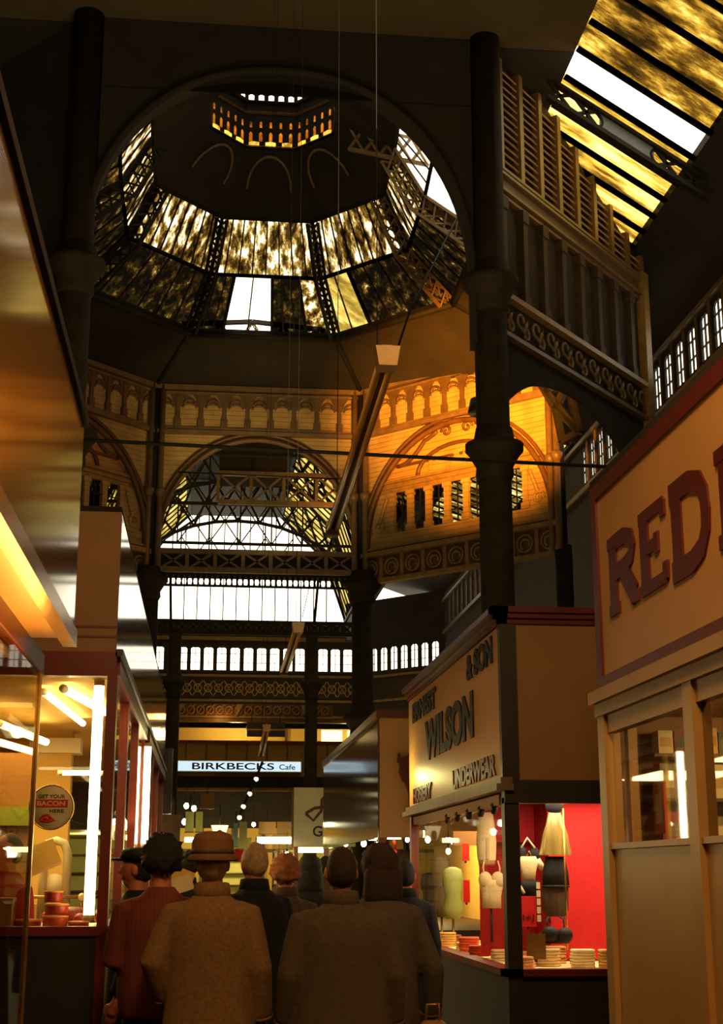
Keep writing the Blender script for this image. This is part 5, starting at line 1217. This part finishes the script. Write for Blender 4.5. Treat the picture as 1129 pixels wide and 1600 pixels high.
# bag held by the person at the right
p=onY(676,1588,7.75); t=thing('handbag','pale crumpled bag at the hand of the person with long dark hair','bag',(p.x,7.75,p.z-.26))
MB().rings([(0,0,0,.09,.05),(0,0,.1,.11,.06),(0,0,.2,.09,.05),(0,0,.24,.05,.03)],20).build('bag_body',MATTAN,t); MB().tube([(-.04,0,.22),(-.03,0,.32),(.03,0,.32),(.04,0,.22)],.008,6).build('handle',BRASS,t)
# paper held up in front of the jumper
p=onY(284,1366,8.5); t=thing('newspaper','pale folded paper held up between the jumper and the tweed coat','paper',(p.x,8.5,p.z-.04)); m_=MB(Matrix.Rotation(.35,4,'Y')); m_.box(-.07,.06,-.003,.003,-.03,.07); m_.build('sheet',YPLAST,t); m_=MB(Matrix.Rotation(-.3,4,'Y')); m_.box(-.06,.06,-.02,-.014,-.06,.03); m_.build('fold',CARDW,t)
# ------------------------------------------------------------------ lamps of the place, with unseen fill lights added
def light(kind,name,loc,energy,col,size=.2,aim=None,spot=60,blend=.6,sy=None):
    d=bpy.data.lights.new(name,kind); d.energy=energy; d.color=col
    if kind=='AREA':
        d.size=size
        if sy: d.shape='RECTANGLE'; d.size_y=sy
    elif kind=='SPOT': d.spot_size=rad(spot); d.spot_blend=blend; d.shadow_soft_size=size
    else: d.shadow_soft_size=size
    o=bpy.data.objects.new(name,d); C.objects.link(o); o.location=loc
    if aim is not None and kind=='AREA' and abs(Vector(aim).z-loc[2])>3*math.hypot(aim[0]-loc[0],aim[1]-loc[1]): o.rotation_euler=(0,0,0) if aim[2]<loc[2] else (PI,0,0)
    elif aim is not None: o.rotation_euler=(Vector(aim)-Vector(loc)).to_track_quat('-Z','Y').to_euler()
    return o
WARM=(1,.62,.25); YEL=(1,.72,.28)
# floodlight added unseen behind the big column to turn the diagonal wall orange
t=thing('added_flood_lamp','small dark floodlamp added out of sight behind the big column','lamp',(4.1,20.9,8.6)); MB().lathe([(.16,.22),(.2,0),(.19,-.02)],n=16).build('housing',BLACK,t); MB().bar((0,-.5,0),(0,0,.1),.05).build('arm',BLACK,t)
light('SPOT','added_flood_light',(4.1,21.3,8.7),36000,(1,.37,.03),.15,aim=(6.1,31.7,12.6),spot=36,blend=1)
light('SPOT','far_arch_spot',(1.0,30.6,9.3),420,(1,.72,.26),.4,aim=(1.6,34,12.4),spot=100,blend=.8)  # unseen spot aimed at the far arch wall
light('SPOT','bridge_girder_spot',(3.4,37.0,10.6),160,(1,.45,.12),.2,aim=(3.2,38,11.9),spot=90)  # unseen spot added for the orange on the bridge girder
# stall lighting
for y in (12,15.5,19): light('AREA','stall_light',(-1.9,y,2.88),110,YEL,1.2,aim=(-1.9,y,0),sy=2)
light('AREA','window_light',(3.0,11.2,2.2),50,(1,.72,.5),1.2,aim=(3.0,11.6,0),sy=.7)
light('AREA','window_light',(2.75,13.6,2.2),90,(1,.82,.45),.8,aim=(2.7,13.6,0),sy=2.4)
for x,y,z,e in ((-2,26,2.2,60),(3.3,23,2.0,80),(3.1,37,2.1,90),(-2,35,2.2,80),(3.2,45,2.1,60),(.8,43.5,2.1,40)): light('POINT','stall_bulb',(x,y,z),e*2.5,YEL,.15)
light('POINT','gallery_bulb',(1.0,53.4,6.6),200,(1,.72,.28),.2); light('POINT','gallery_bulb',(5.2,53.4,6.6),120,(1,.75,.3),.2)
light('POINT','shopfront_fill',(0,51,2.4),160,(1,.8,.35),.15); light('POINT','shopfront_fill',(3.6,51,2.4),160,(1,.8,.35),.15)  # unseen fill added to brighten the ground floor at the far end
light('POINT','frieze_bulb',(.4,50.2,6.9),26,(1,.45,.1),.1)
# unseen warm fill added over the front stalls to brighten boards and coats
light('AREA','aisle_fill',(.7,3.5,5.6),190,(1,.60,.24),1.2,aim=(1.9,9,2.4))
light('POINT','wilson_sign_glow',(1.95,15.5,2.62),16,(1,.85,.3),.05)  # bulb without a fitting, added for the yellow glow on the name board
light('SPOT','louvre_spot',(7.2,17.0,9.0),190,(1,.5,.12),.3,aim=(5.6,22,13.2),spot=70,blend=1)  # unseen spot that warms the louvred wall
light('AREA','canopy_light',(-.80,5.0,2.40),22,(1,.5,.1),.06,aim=(-.80,5.0,3.0),sy=3.4)
light('AREA','kiosk_fill',(3.0,6.6,2.44),40,(1,.7,.3),.5,aim=(3.0,7.4,1.5))  # unseen fill added to brighten the dark kiosk interior
light('AREA','stall_spill_fill',(1.0,25,4.6),170,(1,.70,.28),8,aim=(1.0,25,14),sy=30)  # unseen upward fill standing for stall light, added to lift the dark roof
light('AREA','nave_ceiling_fill',(1.0,9,4.7),850,(1,.82,.42),6,aim=(1.0,9,14),sy=12)  # second unseen upward fill, added to lift the black nave ceiling
# ------------------------------------------------------------------ render settings that belong to the scene
sc=bpy.context.scene
sc.view_settings.view_transform='Standard'; sc.view_settings.look='None'; sc.view_settings.gamma=1; sc.view_settings.use_curve_mapping=False
sc.view_settings.exposure=0
try:
    cy=sc.cycles; cy.use_denoising=True; cy.max_bounces=8; cy.diffuse_bounces=4; cy.glossy_bounces=4; cy.transparent_max_bounces=16; cy.sample_clamp_indirect=3; cy.sample_clamp_direct=0; cy.caustics_reflective=False; cy.caustics_refractive=False
except Exception: pass
